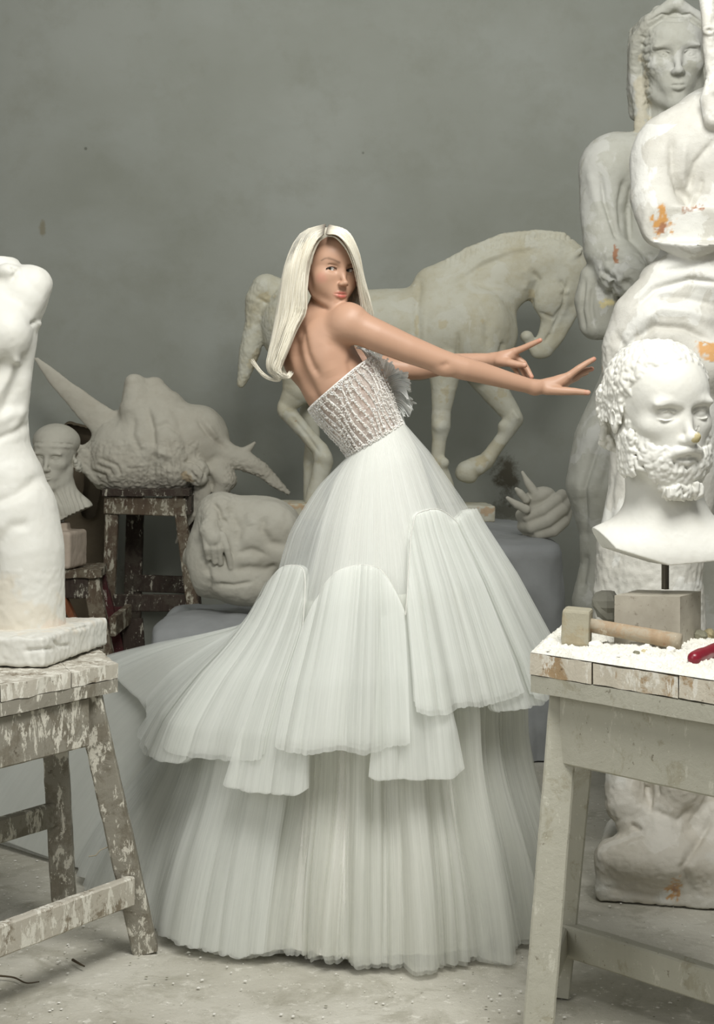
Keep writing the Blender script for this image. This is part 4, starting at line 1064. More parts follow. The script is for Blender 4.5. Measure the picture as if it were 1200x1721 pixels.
# stone block of the bust, standing on it
bz = TZ+.004; fb = at(1143, 1089, bz); 
bl_c = np.array(fb)
def rotp(v, d): a = math.radians(d); return np.array((v[0]*math.cos(a)-v[1]*math.sin(a), v[0]*math.sin(a)+v[1]*math.cos(a)))
k0 = np.array((-.140, .024)); k1 = rotp(k0, -90)*.82
k1 = np.array((.070, .115))
cs_ = [bl_c+k0, bl_c, bl_c+k1, bl_c+k0+k1]
slab('stone_block', cs_, bz, bz+.112, st_block, bust, seed=4, jit=.0012, ntop=10)
# ridge of plaster dust over the top
n1, n2 = 300, 150; uu, vv = np.meshgrid(np.linspace(0, 1, n1), np.linspace(0, 1, n2), indexing='ij')
q = cfl+ex*uu.reshape(-1, 1)+ey*vv.reshape(-1, 1); edge = np.minimum(np.minimum(uu, 1-uu)*Lx, np.minimum(vv, 1-vv)*Ly).ravel()
hgt = np.clip(edge/.02, 0, 1)**.6*(.006+.010*np.clip(vnoise(np.c_[q, q[:, :1]*0], 16, 2, 4)+.25, 0, 1)+.006*np.clip(vnoise(np.c_[q, q[:, :1]*0], 75, 5, 3), 0, 1))
R_ = np.random.RandomState(4); hgt = hgt+.007*np.clip(vnoise(np.c_[q, q[:, :1]*0], 160, 7, 2), 0, 1)*np.clip(edge/.01, 0, 1)
V = np.c_[q, TZ+.002+hgt]
mesh_obj('plaster_dust', V, grid_faces(n1, n2), dust, None, label='white plaster dust and crumbs covering the right stand top', cat='dust', kind='stuff')
# lumps among the dust
def lump(name, px, py, z, r, mat, label, seed, squash=.7, cat='plaster lump', group=None):
    x, y = at(px, py, z); R = np.random.RandomState(seed); n, m = 14, 9; V = []
    for i in range(m):
        for j in range(n):
            a, b = math.pi*i/(m-1), 2*math.pi*j/n; V.append((math.sin(a)*math.cos(b), math.sin(a)*math.sin(b), math.cos(a)*squash))
    V = np.array(V); V = V*(1+.45*vnoise(V*1.0+seed, 1.7, seed, 3)[:, None])*r
    V[:, 2] -= V[:, 2].min(); V += (x, y, z-.002)
    return mesh_obj(name, V, grid_faces(m, n, False, True), mat, None, smooth=False, label=label, cat=cat, group=group)
grit = simple('grey_rubble', (128, 126, 108), .85, .2, (60, .8)); ochre_m = simple('yellowish_chip', (190, 178, 142), .85, .2, (60, .8))
white_l = plaster('plaster_lump', (228, 226, 218), (200, 196, 184), .3, .8, 50, .8)
lump('rubble_lump', 1174, 1078, TZ+.006, .020, grit, 'dark grey rubble lump behind the red file handle', 3)
lump('rubble_lump', 1191, 1074, TZ+.006, .016, ochre_m, 'yellowish plaster chip at the right edge behind the red handle', 4)
lump('rubble_lump', 1069, 1101, TZ+.006, .008, grit, 'small dark pebble on the dust in front of the mallet handle', 5)
lump('rubble_lump', 1084, 1099, TZ+.006, .009, ochre_m, 'small tan chip on the dust beside the dark pebble', 6)
lump('plaster_lump', 1128, 1099, TZ+.006, .012, white_l, 'white plaster lump on the dust between mallet and red handle', 7)
lump('plaster_lump', 1002, 1088, TZ+.006, .016, white_l, 'large white plaster crumb against the mallet head', 8, .5)
lump('plaster_lump', 1150, 1110, TZ+.006, .008, white_l, 'small white plaster crumb before the red handle', 9)
lump('stone_chunk', 1022, 1047, TZ+.003, .040, simple('grey_chunk', (140, 138, 126), .85, .2, (30, .6)), 'rounded grey stone chunk behind the mallet handle beside the block', 11, 1.0, 'stone')
# mallet
mal = thing('wooden_mallet', 'worn wooden mallet with square head lying on the dusty right stand', 'mallet', (0, 0, 0))
mw = wood('mallet_wood', (150, 140, 116), (162, 152, 128), (160, 156, 138), .6, (180, 168, 146), .1, dark=(120, 100, 76))
mh = wood('mallet_handle', (150, 128, 102), (166, 146, 120), (160, 152, 134), .6, (190, 180, 160), .2, dark=(150, 100, 70))
mx, my = at(970, 1086, TZ+.008)
bevel_box('mallet_head', (.060, .075, .077), mw, mal, (mx+.004, my+.03, TZ+.008+.040), rot=(0, 3, -14), bev=.006, jit=.0015, seed=3, sub=2)
ha = np.array((mx+.030, my+.025, TZ+.008+.043)); hx, hy = at(1143, 1083, TZ+.020); hb = np.array((hx, hy-.005, TZ+.026))
V, Fc = tube_arrays([np.array([ha+(hb-ha)*f for f in np.linspace(0, 1, 14)])], [np.interp(np.linspace(0, 1, 14), [0, .5, 1], [.0155, .0165, .0180])], 20)
nb = len(V); Fc = [tuple(f) for f in Fc]+[tuple(range(nb-20, nb))]
mesh_obj('mallet_handle', V, Fc, mh, mal)
# red handled file
fl = thing('file', 'dark red plastic handled file lying at the right edge of the stand', 'file', (0, 0, 0))
redm = simple('red_handle', (128, 22, 40), .3, .5)
x0, y0 = at(1163, 1110, TZ+.02); x1, y1 = at(1230, 1082, TZ+.025)
a = np.array((x0, y0, TZ+.022)); b = np.array((x1, y1, TZ+.026)); f = np.linspace(0, 1, 26)
pth = a+(b-a)*f[:, None]; rr = np.interp(f, [0, .02, .08, .2, .35, .5, .9, 1], [.008, .0130, .0150, .0160, .0140, .0150, .0145, .010])
V, Fc = tube_arrays([pth], [rr], 20); mesh_obj('file_handle', V, [tuple(q) for q in Fc]+[tuple(range(20))[::-1]], redm, fl)
V, Fc = tube_arrays([np.array([b, b+(b-a)*1.1])], [np.full(2, .006)], 6); mesh_obj('file_blade', V, Fc, steel, fl)

# ---------------------------------------------------------------- left stand with the torso
ls = thing('sculpture_stand', 'grey wooden stand caked with plaster on the left carrying the torso', 'stand', (-.9, 4.3, 0))
TL = .74
d_r = np.array(at(198, 1116, TL)); d_l = np.array(at(-260, 1205, TL)); d_br = np.array(at(150, 1078, TL))
lx = d_l-d_r; ly = d_br-d_r; nlx = np.linalg.norm(lx); nly = np.linalg.norm(ly); lxn = lx/nlx; lyn = ly/nly
lyd = lyn*.46; ly = lyd; nly = .46
cuts = [0, .20, .48, .76, 1]
for i in range(4):
    a, b = cuts[i]+.002, cuts[i+1]-.002
    slab('top_plank', [d_r+lx*b, d_r+lx*a, d_r+lx*a+ly, d_r+lx*b+ly], TL-.034-.001*(i % 2), TL+.002*(i % 3), w_edge, ls, seed=30+i, jit=.0045)
slab('lower_board', [d_r+lx, d_r, d_r+ly, d_r+lx+ly], TL-.068, TL-.036, w_left, ls, seed=41, jit=.002)
def L3(a, b, z): q = d_r+lxn*a+lyn*b; return (q[0], q[1], z)
TBL = TL-.068
ltops = [(.095, .06), (nlx-.10, .06), (.15, .40), (nlx-.10, .40)]; lspl = [(-.205, -.04), (.10, -.04), (-.06, .04), (.10, .04)]
for i, ((a, b), (da, db)) in enumerate(zip(ltops, lspl)):
    beam('leg', L3(a, b, TBL), L3(a+da, b+db, 0), .064, .050, w_left, ls, seed=50+i, jit=.0022, roll=-6)
def leg_l(i, z):
    (a, b), (da, db) = ltops[i], lspl[i]; f = 1-z/TBL; return a+da*f, b+db*f
beam('apron', L3(.11, .035, TBL-.062), L3(nlx-.10, .035, TBL-.062), .026, .12, w_left, ls, seed=61)
beam('apron', L3(.13, .42, TBL-.062), L3(nlx-.10, .42, TBL-.062), .026, .12, w_left, ls, seed=62)
beam('apron', L3(.11, .08, TBL-.062), L3(.14, .38, TBL-.062), .026, .12, w_left, ls, seed=63)
z = .17; a0, b0 = leg_l(0, z); a1, b1 = leg_l(1, z)
beam('stretcher', L3(a0+.01, b0-.03, z), L3(a1, b1-.03, z), .028, .072, w_edge, ls, seed=66, jit=.002)
z = .30; a0, b0 = leg_l(2, z); a1, b1 = leg_l(3, z)
beam('stretcher', L3(a0, b0, z), L3(a1, b1, z), .028, .062, w_left, ls, seed=67)
# bent nail in the leg
q = Vector(L3(*leg_l(0, .28), .28)); nm = simple('rusty_nail', (150, 142, 122), .5, .4)
V, Fc = tube_arrays([np.array([q+Vector((-.03, -.02, 0)), q+Vector((-.048, -.035, -.004)), q+Vector((-.058, -.04, -.016)), q+Vector((-.075, -.045, -.017))])], [np.full(4, .0016)], 6)
mesh_obj('bent_nail', V, Fc, nm, ls)

# torso cast and its slab
tor = thing('torso_cast', 'large white plaster male torso on a rough slab on the left stand', 'sculpture', (-.95, 4.15, TL))
S = Sculpt(4.12, (-260, 120), (415, 1062), (-150, 140), 2.6)
S.chain([(-30, 560, 0, 92), (-40, 680, 0, 84), (-34, 750, 4, 84), (-28, 810, 4, 94), (-22, 870, 4, 98)], k=24, ws=1.15)
S.chain([(-70, 540, 0, 70), (30, 500, -6, 46), (58, 478, -8, 30)], k=24); S.ell((40, 500, -4), (44, 54, 44), k=16)
S.box((104, 490, -8), (16, 60, 60), rot=(0, 0, 24), rnd=2, k=8, sub=True)
S.chain([(-20, 540, 10, 60), (-10, 470, 14, 46), (-14, 420, 14, 42)], k=20); S.plane((-14, 431, 0), (.05, -1, 0), 6)
S.ell((12, 455, -40), (18, 12, 14), k=16)
S.chain([(14, 815, -4, 58), (26, 860, -4, 70), (38, 925, -8, 69), (42, 990, -8, 66), (44, 1070, -8, 66)], k=24)
S.chain([(-110, 800, -4, 76), (-120, 900, -8, 72), (-122, 1070, -8, 68)], k=24)
S.ell((-30, 560, -52), (70, 50, 44), k=30)
S.ell((18, 560, -60), (26, 34, 30), k=24)
for p_, w_, a_ in (([(30, 590), (10, 640), (-20, 690)], 7, 4), ([(40, 600), (24, 650), (0, 705)], 8, -5), ([(10, 600), (-10, 640), (-30, 660)], 8, -5), ([(48, 620), (40, 680), (20, 730)], 8, 4),
    ([(20, 600), (30, 605), (36, 616)], 5, 4), ([(-30, 720), (10, 700), (40, 690)], 10, 5), ([(-20, 745), (20, 728), (50, 712)], 7, -5), ([(-60, 560), (-60, 700), (-60, 800)], 10, -6),
    ([(70, 800), (30, 830), (-20, 850)], 9, -5), ([(-6, 920), (20, 885), (52, 880)], 9, -4), ([(-10, 900), (-20, 960), (-40, 1000)], 12, -10), ([(18, 448), (28, 456), (20, 470)], 4, -4), ([(52, 546), (62, 540)], 4, -6)):
    S.crease(p_, w_, a_)
S.rough(1.8, .022, 21, 3); S.rough(.6, .1, 22, 3); S.rough(1.0, .12, 23, 2, box=((-260, 950, -150), (120, 1070, 0)))
S.tint((10, 1040, -60), (80, 60, 80), (206, 196, 176), .55, .6, .04); S.tint((98, 1052, -40), (36, 14, 60), (220, 196, 176), .5, .6, .08)
S.plane((0, 1058, 0), (0, 1, 0), 1)
pl_torso = plaster('bright_plaster', (211, 210, 202), (200, 196, 182), .25, .12, 30, .55, spec=.35)
S.build('torso', pl_torso, tor)
S = Sculpt(4.12, (-300, 190), (1035, 1125), (-175, 165), 2.6)
S.box((-72, 1074, 4), (218, 24, 128), rot=(0, 14, -1.0), rnd=6, k=2)
S.rough(3.0, .035, 31, 3); S.rough(1.2, .14, 32, 2)
for p_ in ([(0, 1072), (30, 1066), (60, 1070)], [(88, 1075), (100, 1086), (118, 1084)], [(120, 1058), (150, 1052)], [(40, 1094), (90, 1090)]): S.crease(p_, 2.5, -4)
S.tint((40, 1050, 0), (120, 14, 120), (214, 204, 186), .5, .6, .05)
S.build('plinth_slab', pl_torso, tor)
# ---------------------------------------------------------------- horse
pl_old = plaster('aged_plaster', (186, 184, 168), (160, 148, 112), .5, .35, 50, .75, patch=(190, 189, 176), patch_amt=.0)
pl_dusty = plaster('dusty_plaster', (182, 179, 166), (160, 154, 138), .35, .3, 40, .85)
S = Sculpt(7.45, (392, 1000), (380, 848), (-75, 80), 1.9)
S.chain([(520, 545, 0, 72), (600, 562, 0, 74), (700, 562, 0, 78), (760, 545, 0, 76), (800, 560, 0, 70)], k=14, ws=1.25)
S.ell((500, 545, 0), (62, 74, 62), k=20)
S.ell((745, 475, 0), (48, 32, 28), k=24)
S.chain([(784, 545, 0, 70), (820, 492, 0, 56), (872, 452, 0, 46), (928, 440, 0, 43), (948, 446, 0, 40)], k=16, ws=1.7)
S.chain([(765, 478, 0, 34), (812, 448, 0, 36), (868, 428, 0, 30)], k=18, ws=1.9)
S.chain([(740, 455, 0, 12), (790, 425, 0, 11), (845, 403, 0, 11), (900, 396, 0, 10), (945, 400, 0, 10), (972, 424, 0, 10)], k=6, ws=1.3)
S.ell((808, 594, -14), (37, 44, 42), k=16); S.ell((800, 545, -34), (50, 60, 34), rot=(0, 0, 20), k=18)
S.chain([(956, 452, 0, 34), (944, 493, 0, 32), (934, 530, 0, 21), (918, 566, 0, 15), (909, 588, 0, 14)], k=10, ws=1.5)
S.ell((922, 496, -8), (27, 36, 17), rot=(0, 0, 16), k=20)
S.chain([(968, 470, 0, 17), (962, 520, 0, 13), (940, 562, 0, 11), (918, 588, 0, 12)], k=8, ws=1.3)
S.chain([(886, 566, 0, 9), (893, 580, 0, 9), (900, 592, 0, 8)], k=8, ws=1.1)
S.ell((885, 566, 0), (10, 9, 12), k=4)
for sg in (-1, 1):
    S.chain([(960, 436, sg*16, 8), (976, 420, sg*22, 4)], k=4); S.ell((948, 490, sg*22), (8, 7, 5), k=3); S.ell((903, 582, sg*13), (5, 4, 4), k=3, sub=True)
# tail stump
S.chain([(470, 490, 0, 22), (448, 486, 0, 26), (436, 505, 0, 24), (430, 545, 0, 18), (420, 590, 0, 18), (410, 630, 0, 11), (405, 645, 0, 7)], k=8)
# legs
for q in ((820, 772, 12, 10), (806, 786, 10, 11), (778, 796, 14, 12), (790, 800, 16, 11), (866, 702, 12, 9), (846, 716, 14, 9), (738, 716, -34, 9), (746, 778, -30, 9), (476, 690, -32, 9), (546, 768, -34, 10)): S.ell(q[:3], q[3], k=6)
S.chain([(748, 610, -28, 30), (746, 650, -26, 22), (742, 690, -24, 16), (741, 716, -24, 16), (738, 740, -22, 12), (735, 776, -20, 11), (740, 796, -20, 15), (748, 820, -20, 16), (752, 846, -20, 18)], k=8)
S.chain([(806, 620, 22, 30), (830, 655, 22, 24), (858, 694, 22, 17), (862, 706, 20, 17), (846, 734, 20, 12), (826, 762, 20, 12), (816, 776, 20, 14), (798, 784, 20, 16), (786, 792, 20, 19)], k=8)
S.chain([(512, 600, -26, 46), (505, 650, -26, 30), (482, 682, -26, 15), (484, 694, -26, 15), (510, 724, -26, 12), (538, 756, -26, 14), (544, 776, -26, 16), (536, 806, -26, 14), (530, 830, -26, 15), (528, 846, -26, 17)], k=8)
S.chain([(560, 620, 26, 44), (552, 670, 26, 24), (518, 692, 26, 15), (526, 730, 26, 12), (522, 780, 26, 13), (524, 846, 26, 14)], k=8)
S.plane((600, 845, 0), (0, 1, 0), 1)
for p_, w_, a_ in (([(706, 470), (700, 520), (706, 590)], 6, -4), ([(722, 500), (714, 560), (722, 610)], 8, 3), ([(770, 560), (768, 600), (772, 632)], 3, -3.5), ([(800, 500), (818, 540), (820, 590)], 7, -3.5),
    ([(770, 470), (810, 438), (860, 420), (920, 410)], 5, 3), ([(760, 480), (800, 452), (850, 432)], 6, -3), ([(895, 455), (905, 470), (892, 500), (890, 520)], 5, -5), ([(880, 450), (888, 470), (880, 490)], 6, 3),
    ([(905, 525), (930, 535), (945, 515)], 3, -3), ([(940, 470), (950, 485), (944, 500)], 4, -4), ([(955, 470), (945, 520), (925, 560)], 3, -3.5), ([(925, 560), (915, 575)], 3, -3), ([(840, 600), (846, 575)], 4, -4),
    ([(490, 700), (515, 730), (536, 760)], 3, -3), ([(640, 500), (680, 560)], 14, 2), ([(650, 620), (720, 625)], 10, -2), ([(430, 500), (450, 510), (462, 500)], 3, -3), ([(862, 690), (872, 706)], 3, 3)):
    S.crease(p_, w_, a_)
for i in range(26):
    t = i/25; u = 745+t*215; S.crease([(u, 452-t*46-18*math.sin(t*3)), (u+2, 436-t*40-18*math.sin(t*3))], 1.6, -1.6)
S.rough(1.1, .05, 41, 4); S.rough(1.2, .25, 42, 2, box=((395, 470, -80), (470, 660, 80))); S.rough(1.0, .25, 43, 2, box=((740, 384, -30), (985, 430, 30)))
for c, r in (((430, 610, -10), (10, 30, 30)), ((450, 500, -20), (16, 8, 20)), ((808, 542, -40), (5, 6, 30)), ((745, 545, -60), (9, 8, 40)), ((893, 500, -20), (5, 12, 30)), ((738, 780, -20), (6, 16, 20)), ((808, 775, 10), (12, 8, 30)), ((746, 660, -30), (8, 20, 30)), ((840, 660, 10), (12, 14, 30)), ((545, 690, 20), (8, 6, 30)), ((700, 540, -60), (4, 22, 30))):
    S.tint(c, r, (172, 156, 114), .42, .9, .14)
for c in ((810, 542, -50), (700, 470, -40), (497, 706, -36), (740, 774, -28)): S.tint(c, 3.2, (172, 120, 70), .7, .6, .3)
horse = S.build('horse_sculpture', pl_old, None, label='aged plaster horse sculpture with lowered head and raised foreleg against the wall', cat='sculpture')
S = Sculpt(7.45, (445, 860), (834, 884), (-75, 80), 2.2)
S.box((640, 859, 0), (186, 14, 58), rot=(0, -3, .8), rnd=3, k=2); S.rough(1.5, .08, 44, 3)
for q in ((490, 850, -40), (510, 852, -50), (822, 858, -50)): S.tint(q, (14, 7, 50), (176, 138, 96), .6, .9, .14)
S.build('horse_base', pl_old, horse)

# ---------------------------------------------------------------- cloth covered tables
def cloth_mat(name, rgb):
    t = NT(name); c = t.mix(t.ramp(t.noise(5, 5, .6), [(.35, 0.0), (.7, .6)]), srgb(rgb), srgb(tuple(x*.86 for x in rgb)))
    return t.fin(c, .85, t.bump(t.noise(4, 5, .6, dist=.8), .35, .02), .15)
cl = cloth_mat('grey_cloth', (150, 152, 151))
def draped(name, x0, x1, y0, y1, z, seed, label, drop=None, rag=.05, dips=(), group=None, hem=.0):
    """cloth over a box-shaped table: smooth top, hanging folds all round down to z=hem"""
    n, m = 420, 70; th = np.linspace(0, TAU, n, endpoint=False); cx, cy, hx, hy = (x0+x1)/2, (y0+y1)/2, (x1-x0)/2, (y1-y0)/2
    c, s_ = np.cos(th), np.sin(th); k = (np.abs(c)**8+np.abs(s_)**8)**(-1/8); bx, by = c*k, s_*k
    R = np.random.RandomState(seed); f = foldfn(seed, (5, 9, 14, 22), (1, .9, .6, .3)); V = []
    zf = hem+rag*(f(th, 0)+.6)*1.2
    for j in range(m):
        if j < 30:
            r = (j/29)**.8; X = cx+hx*bx*r*.985; Y = cy+hy*by*r*.985; Z = z+0*th
            Z = Z-.03*r**6
        else:
            q = (j-29)/(m-30); fl = f(th, q*.4)*.085*q**.7+.06*q
            X = cx+(hx+fl)*bx; Y = cy+(hy+fl)*by; Z = (z-.03)*(1-q)+np.maximum(zf, .004)*q-.012*np.sin(min(q*8, 1.57))
        V.append(np.stack([X, Y, Z], 1))
    V = np.concatenate(V); nz = vnoise(V, 3.2, seed, 4); top = np.clip((V[:, 2]-z+.05)/.05, 0, 1)
    V[:, 2] += top*np.clip(nz*.07, -.015, .006); V[:, 2] = np.maximum(V[:, 2], .004)
    V[:, 0] += (1-top)*vnoise(V, 3, seed+8, 4)*.05; wr = 1-2*np.abs(vnoise(V*np.array((1, 1, .6)), 2.6, seed+9, 3)); V[:, 2] += top*np.clip(wr-.6, 0, 1)*.022
    V[:, 1] += (1-top)*vnoise(V, 4, seed+5, 4)*.05
    q_ = np.c_[V[:, 0]*2.0+V[:, 2]*1.3, V[:, 1]*2.0, V[:, 2]*.7-V[:, 0]*.6]; V[:, 1] -= (1-top)*(1-2*np.abs(vnoise(q_, 1.5, seed+11, 3)))*.05*(V[:, 1] < cy)
    for (dx, dy, r, a) in dips: V[:, 2] += top*a*np.exp(-((V[:, 0]-dx)**2+(V[:, 1]-dy)**2)/r**2)
    return mesh_obj(name, V, grid_faces(m, n, False, True), cl, None, label=label, cat='cloth')
def wx(px, D): return (px-600)/F*D
zr = .862
draped('draped_cloth', -.02, .83, 6.34, 7.85, zr, 5, 'grey sheet draped over the tall table under the horse and horned fragment', dips=())
ZLD = .566
draped('draped_cloth', wx(262, 6.3), -.30, 6.10, 6.80, ZLD, 9, 'pale grey sheet draped over the low table under the reclining torso cast', rag=.03)

# ---------------------------------------------------------------- horned knot fragment
S = Sculpt(6.58, (840, 966), (782, 912), (-62, 62), 1.3)
S.ell((912, 868, 4), (42, 36, 34), k=6); S.ell((906, 834, -8), (27, 15, 20), rot=(0, 0, -16), k=8)
for q_, r in (([(876, 866, 8), (888, 868, -20), (912, 858, -27), (936, 840, -20), (944, 832, 6)], 10), ([(880, 884, 8), (894, 886, -22), (920, 876, -29), (944, 856, -20), (950, 846, 8)], 11), ([(888, 897, 6), (906, 898, -20), (930, 892, -25), (948, 876, -14), (952, 862, 8)], 10)):
    S.chain([(*p, r) for p in q_], k=4)
S.chain([(900, 830, -20, 8), (888, 812, -18, 6.5), (878, 794, -16, 2.6)], k=3); S.chain([(884, 840, -26, 7), (874, 828, -30, 6), (868, 822, -32, 3.4)], k=3)
S.chain([(884, 856, -34, 7.5), (868, 848, -38, 6.5), (853, 837, -42, 3)], k=3)
S.ell((918, 836, -44), (9, 7, 7), k=3, sub=True); S.rough(.6, .1, 51, 3)
S.plane((900, 903, 0), (0, 1, 0), 1)
hz0 = S
S.build('horned_fragment', pl_dusty, None, label='plaster fragment of coiled folds with three horns on the grey sheet', cat='sculpture')

# ---------------------------------------------------------------- reclining torso cast with a hand
S = Sculpt(6.42, (300, 530), (815, 1036), (-85, 80), 1.7)
S.ell((400, 925, 0), (82, 88, 60), rot=(0, 0, -25), k=20); S.ell((440, 900, 0), (72, 62, 55), k=20)
S.ell((372, 866, -6), (42, 40, 44), k=14); S.ell((455, 886, -30), (46, 40, 30), k=12); S.ell((404, 975, -20), (62, 42, 44), rot=(0, 0, 14), k=14)
S.ell((352, 945, 0), (40, 60, 48), rot=(0, 0, 10), k=16); S.box((300, 980, 0), (24, 90, 80), rot=(0, 0, -16), rnd=2, k=4, sub=True)
S.ell((318, 935, 20), (12, 16, 20), k=5)
S.ell((440, 860, 0), (56, 24, 40), rot=(0, 0, 8), k=14)
S.chain([(356, 870, -40, 14), (352, 892, -56, 17), (358, 905, -60, 17)], k=8)
for (u0, u1, v1, r) in ((346, 350, 938, 6), (355, 361, 944, 6), (366, 371, 946, 6), (374, 388, 954, 5.5)):
    S.chain([(u0, 900, -62, r+1), ((u0+u1)/2, 922, -68, r+.5), (u1, v1, -60, r-1)], k=2)
S.ell((462, 930, -34), (30, 26, 22), rot=(0, 0, 30), k=14); S.ell((422, 905, -44), (24, 18, 16), rot=(0, 0, -30), k=12); S.ell((408, 940, -48), (26, 14, 14), rot=(0, 0, 10), k=10)
S.ell((376, 972, -44), (30, 11, 16), rot=(0, 0, 12), k=8); S.ell((392, 992, -38), (38, 12, 18), rot=(0, 0, 8), k=8); S.ell((352, 868, -34), (12, 16, 12), k=6); S.ell((374, 852, -34), (14, 11, 12), k=6)
for p_, w_, a_ in (([(358, 846), (368, 858), (372, 872), (384, 880)], 4, -5), ([(386, 850), (392, 870), (402, 890), (398, 916)], 7, -4), ([(445, 866), (440, 890), (454, 912), (480, 918)], 7, -5), ([(400, 930), (424, 924), (446, 932)], 5, -3.5), ([(396, 958), (420, 954), (446, 958), (470, 950)], 6, -4),
    ([(348, 950), (352, 975), (350, 1000)], 5, -4), ([(366, 982), (392, 984), (424, 978)], 3.5, -4), ([(418, 862), (424, 884)], 8, 3)):
    S.crease(p_, w_, a_)
S.rough(1.6, .06, 53, 3); S.rough(1.2, .2, 54, 2, box=((335, 830, -90), (400, 890, 0)))
S.plane((400, 1029, 0), (0, 1, 0), 1)
S.build('torso_fragment', pl_dusty, None, label='rounded plaster torso fragment with a hand pressed on it on the low sheet', cat='sculpture')

# ---------------------------------------------------------------- reclining figure with eagle wings
S = Sculpt(7.84, (20, 500), (600, 925), (-90, 80), 1.9)
S.ell((250, 770, 0), (95, 56, 60), k=20); S.ell((210, 790, 0), (62, 40, 55), k=20)
S.chain([(226, 645, -10, 17), (230, 690, -10, 30), (246, 740, -10, 42)], k=22); S.chain([(260, 650, 6, 17), (276, 692, 6, 38), (296, 740, 0, 50)], k=22)
S.ell((196, 760, 0), (48, 52, 44), rot=(0, 0, 25), k=20); S.ell((330, 730, 6), (50, 50, 44), rot=(0, 0, -40), k=20)
S.chain([(268, 712, -16, 32), (282, 752, -26, 38), (292, 786, -26, 36)], k=14)
S.ell((200, 730, 16), (36, 42, 30), rot=(0, 0, -30), k=16); S.ell((338, 745, 10), (44, 52, 40), rot=(0, 0, -40), k=20)
S.ell((333, 795, -40), (20, 22, 20), k=6); S.chain([(300, 778, -30, 22), (326, 790, -36, 18)], k=8)
S.chain([(365, 790, -10, 22), (378, 806, -14, 20), (370, 825, -14, 14)], k=8)
S.chain([(60, 602, 10, 4), (92, 636, 8, 12), (135, 676, 4, 19), (180, 716, 0, 27), (205, 745, 0, 30)], k=8, ws=2.6)
S.chain([(120, 752, -10, 4), (150, 760, -10, 12), (190, 785, -14, 22)], k=10, ws=1.3)
for i in range(9):
    a = i/8; S.chain([(140+a*60, 760+a*30, -24-8*a, 7), (132+a*26, 776+a*30, -30, 6), (146+a*20, 792+a*20, -34, 4)], k=3)
S.chain([(165, 815, -16, 5), (190, 806, -22, 12), (230, 808, -24, 16)], k=8)
S.chain([(176, 716, -14, 2.5), (177, 735, -16, 5), (180, 760, -16, 12)], k=4)
S.chain([(350, 745, -6, 26), (385, 765, -8, 20), (412, 775, -10, 17), (440, 790, -12, 13), (462, 810, -12, 9), (484, 828, -12, 4)], k=8, ws=1.4)
S.chain([(405, 762, -10, 8), (420, 752, -10, 5), (428, 744, -10, 2.2)], k=4)
S.chain([(345, 800, -20, 14), (338, 832, -22, 14), (322, 862, -22, 11), (308, 885, -22, 7), (296, 912, -22, 2.5)], k=6, ws=1.8)
S.chain([(345, 850, -20, 6), (338, 872, -20, 5), (334, 888, -20, 2.5)], k=4)
S.chain([(262, 760, -20, 26), (250, 806, -10, 22), (300, 812, -10, 20)], k=12)
for p_, w_, a_ in (([(246, 680), (256, 720), (258, 760), (252, 800)], 6, -6), ([(262, 720), (280, 712), (304, 728)], 5, -4), ([(252, 745), (262, 760), (290, 768)], 6, 4), ([(280, 730), (285, 760), (280, 790)], 5, -3), ([(300, 700), (312, 740), (320, 780)], 8, -5), ([(225, 700), (222, 730), (235, 760)], 6, -4),
    ([(308, 778), (322, 772), (340, 782)], 3, -5), ([(318, 790), (330, 806), (326, 815)], 3, -4), ([(335, 780), (346, 795), (340, 812)], 3, -4), ([(330, 700), (350, 730), (380, 755)], 5, -5), ([(350, 715), (365, 740)], 4, 3), ([(160, 780), (185, 790), (190, 802)], 2.5, -4), ([(168, 770), (196, 782), (204, 800)], 2.5, -4), ([(152, 790), (176, 800), (180, 812)], 2.5, -4), ([(345, 782), (352, 800), (356, 820)], 4, -4)):
    S.crease(p_, w_, a_)
for i in range(12):
    S.crease([(205+i*9, 800-i*3), (200+i*10, 816)], 2.0, -2.2)
S.rough(1.8, .05, 61, 4); S.rough(2.0, .2, 62, 2, box=((115, 740, -90), (340, 925, 0))); S.rough(2.0, .3, 63, 2, box=((380, 770, -90), (500, 840, 80)))
S.tint((314, 802, -50), (10, 10, 30), (190, 168, 130), .6, .7, .15)
pl_eag = plaster('warm_grey_plaster', (184, 180, 166), (158, 150, 134), .4, .35, 40, .85)
S.build('winged_figure', pl_eag, None, label='plaster reclining figure with raised knees and broken wings on a tall dark stand', cat='sculpture')

# ---------------------------------------------------------------- youth bust
S = Sculpt(7.30, (10, 170), (690, 962), (-60, 62), 1.4, fine=((1, 735, 810, 1.0), (0, 55, 125, 1.0), (2, -50, -5, 1.0)))
S.chain([(98, 800, 4, 24), (104, 850, 4, 30)], k=14)
S.ell((92, 858, 4), (66, 36, 36), k=16)
S.box((100, 915, 0), (90, 34, 70), rot=(0, 0, -26), rnd=1, k=2, sub=True)
S.box((60, 915, 0), (60, 30, 70), rot=(0, 0, 22), rnd=1, k=2, sub=True)
yo = (90, 770, -2); yR = face_rot(-8, 0, -2); head(S, yo, 54, yR, lids=1.3, ears=True, mouth=1.1)
S.frame(yo, yR, 56); S.ell((0, -.50, -.22), (.70, .54, .78), k=.02)
S.line([(-.5, -.36, .40), (-.2, -.36, .62), (.2, -.36, .62), (.5, -.36, .40), (.66, -.32, .1)], .05, .05)
S.line([(-.5, -.46, .40), (-.2, -.46, .60), (.2, -.46, .60), (.5, -.46, .40), (.66, -.42, .1)], .03, -.04)
R_ = np.random.RandomState(3)
for i in range(40):
    sg = -1 if i % 2 else 1; S.ell((sg*(.66+.1*R_.rand()), .02+.34*R_.rand(), -.02-.3*R_.rand()), .06, k=.02)
S.M = None
for i in range(7): S.crease([(82+i*9, 818+abs(i-3)*4), (96+i*8, 850), (104+i*7, 876)], 3, -3)
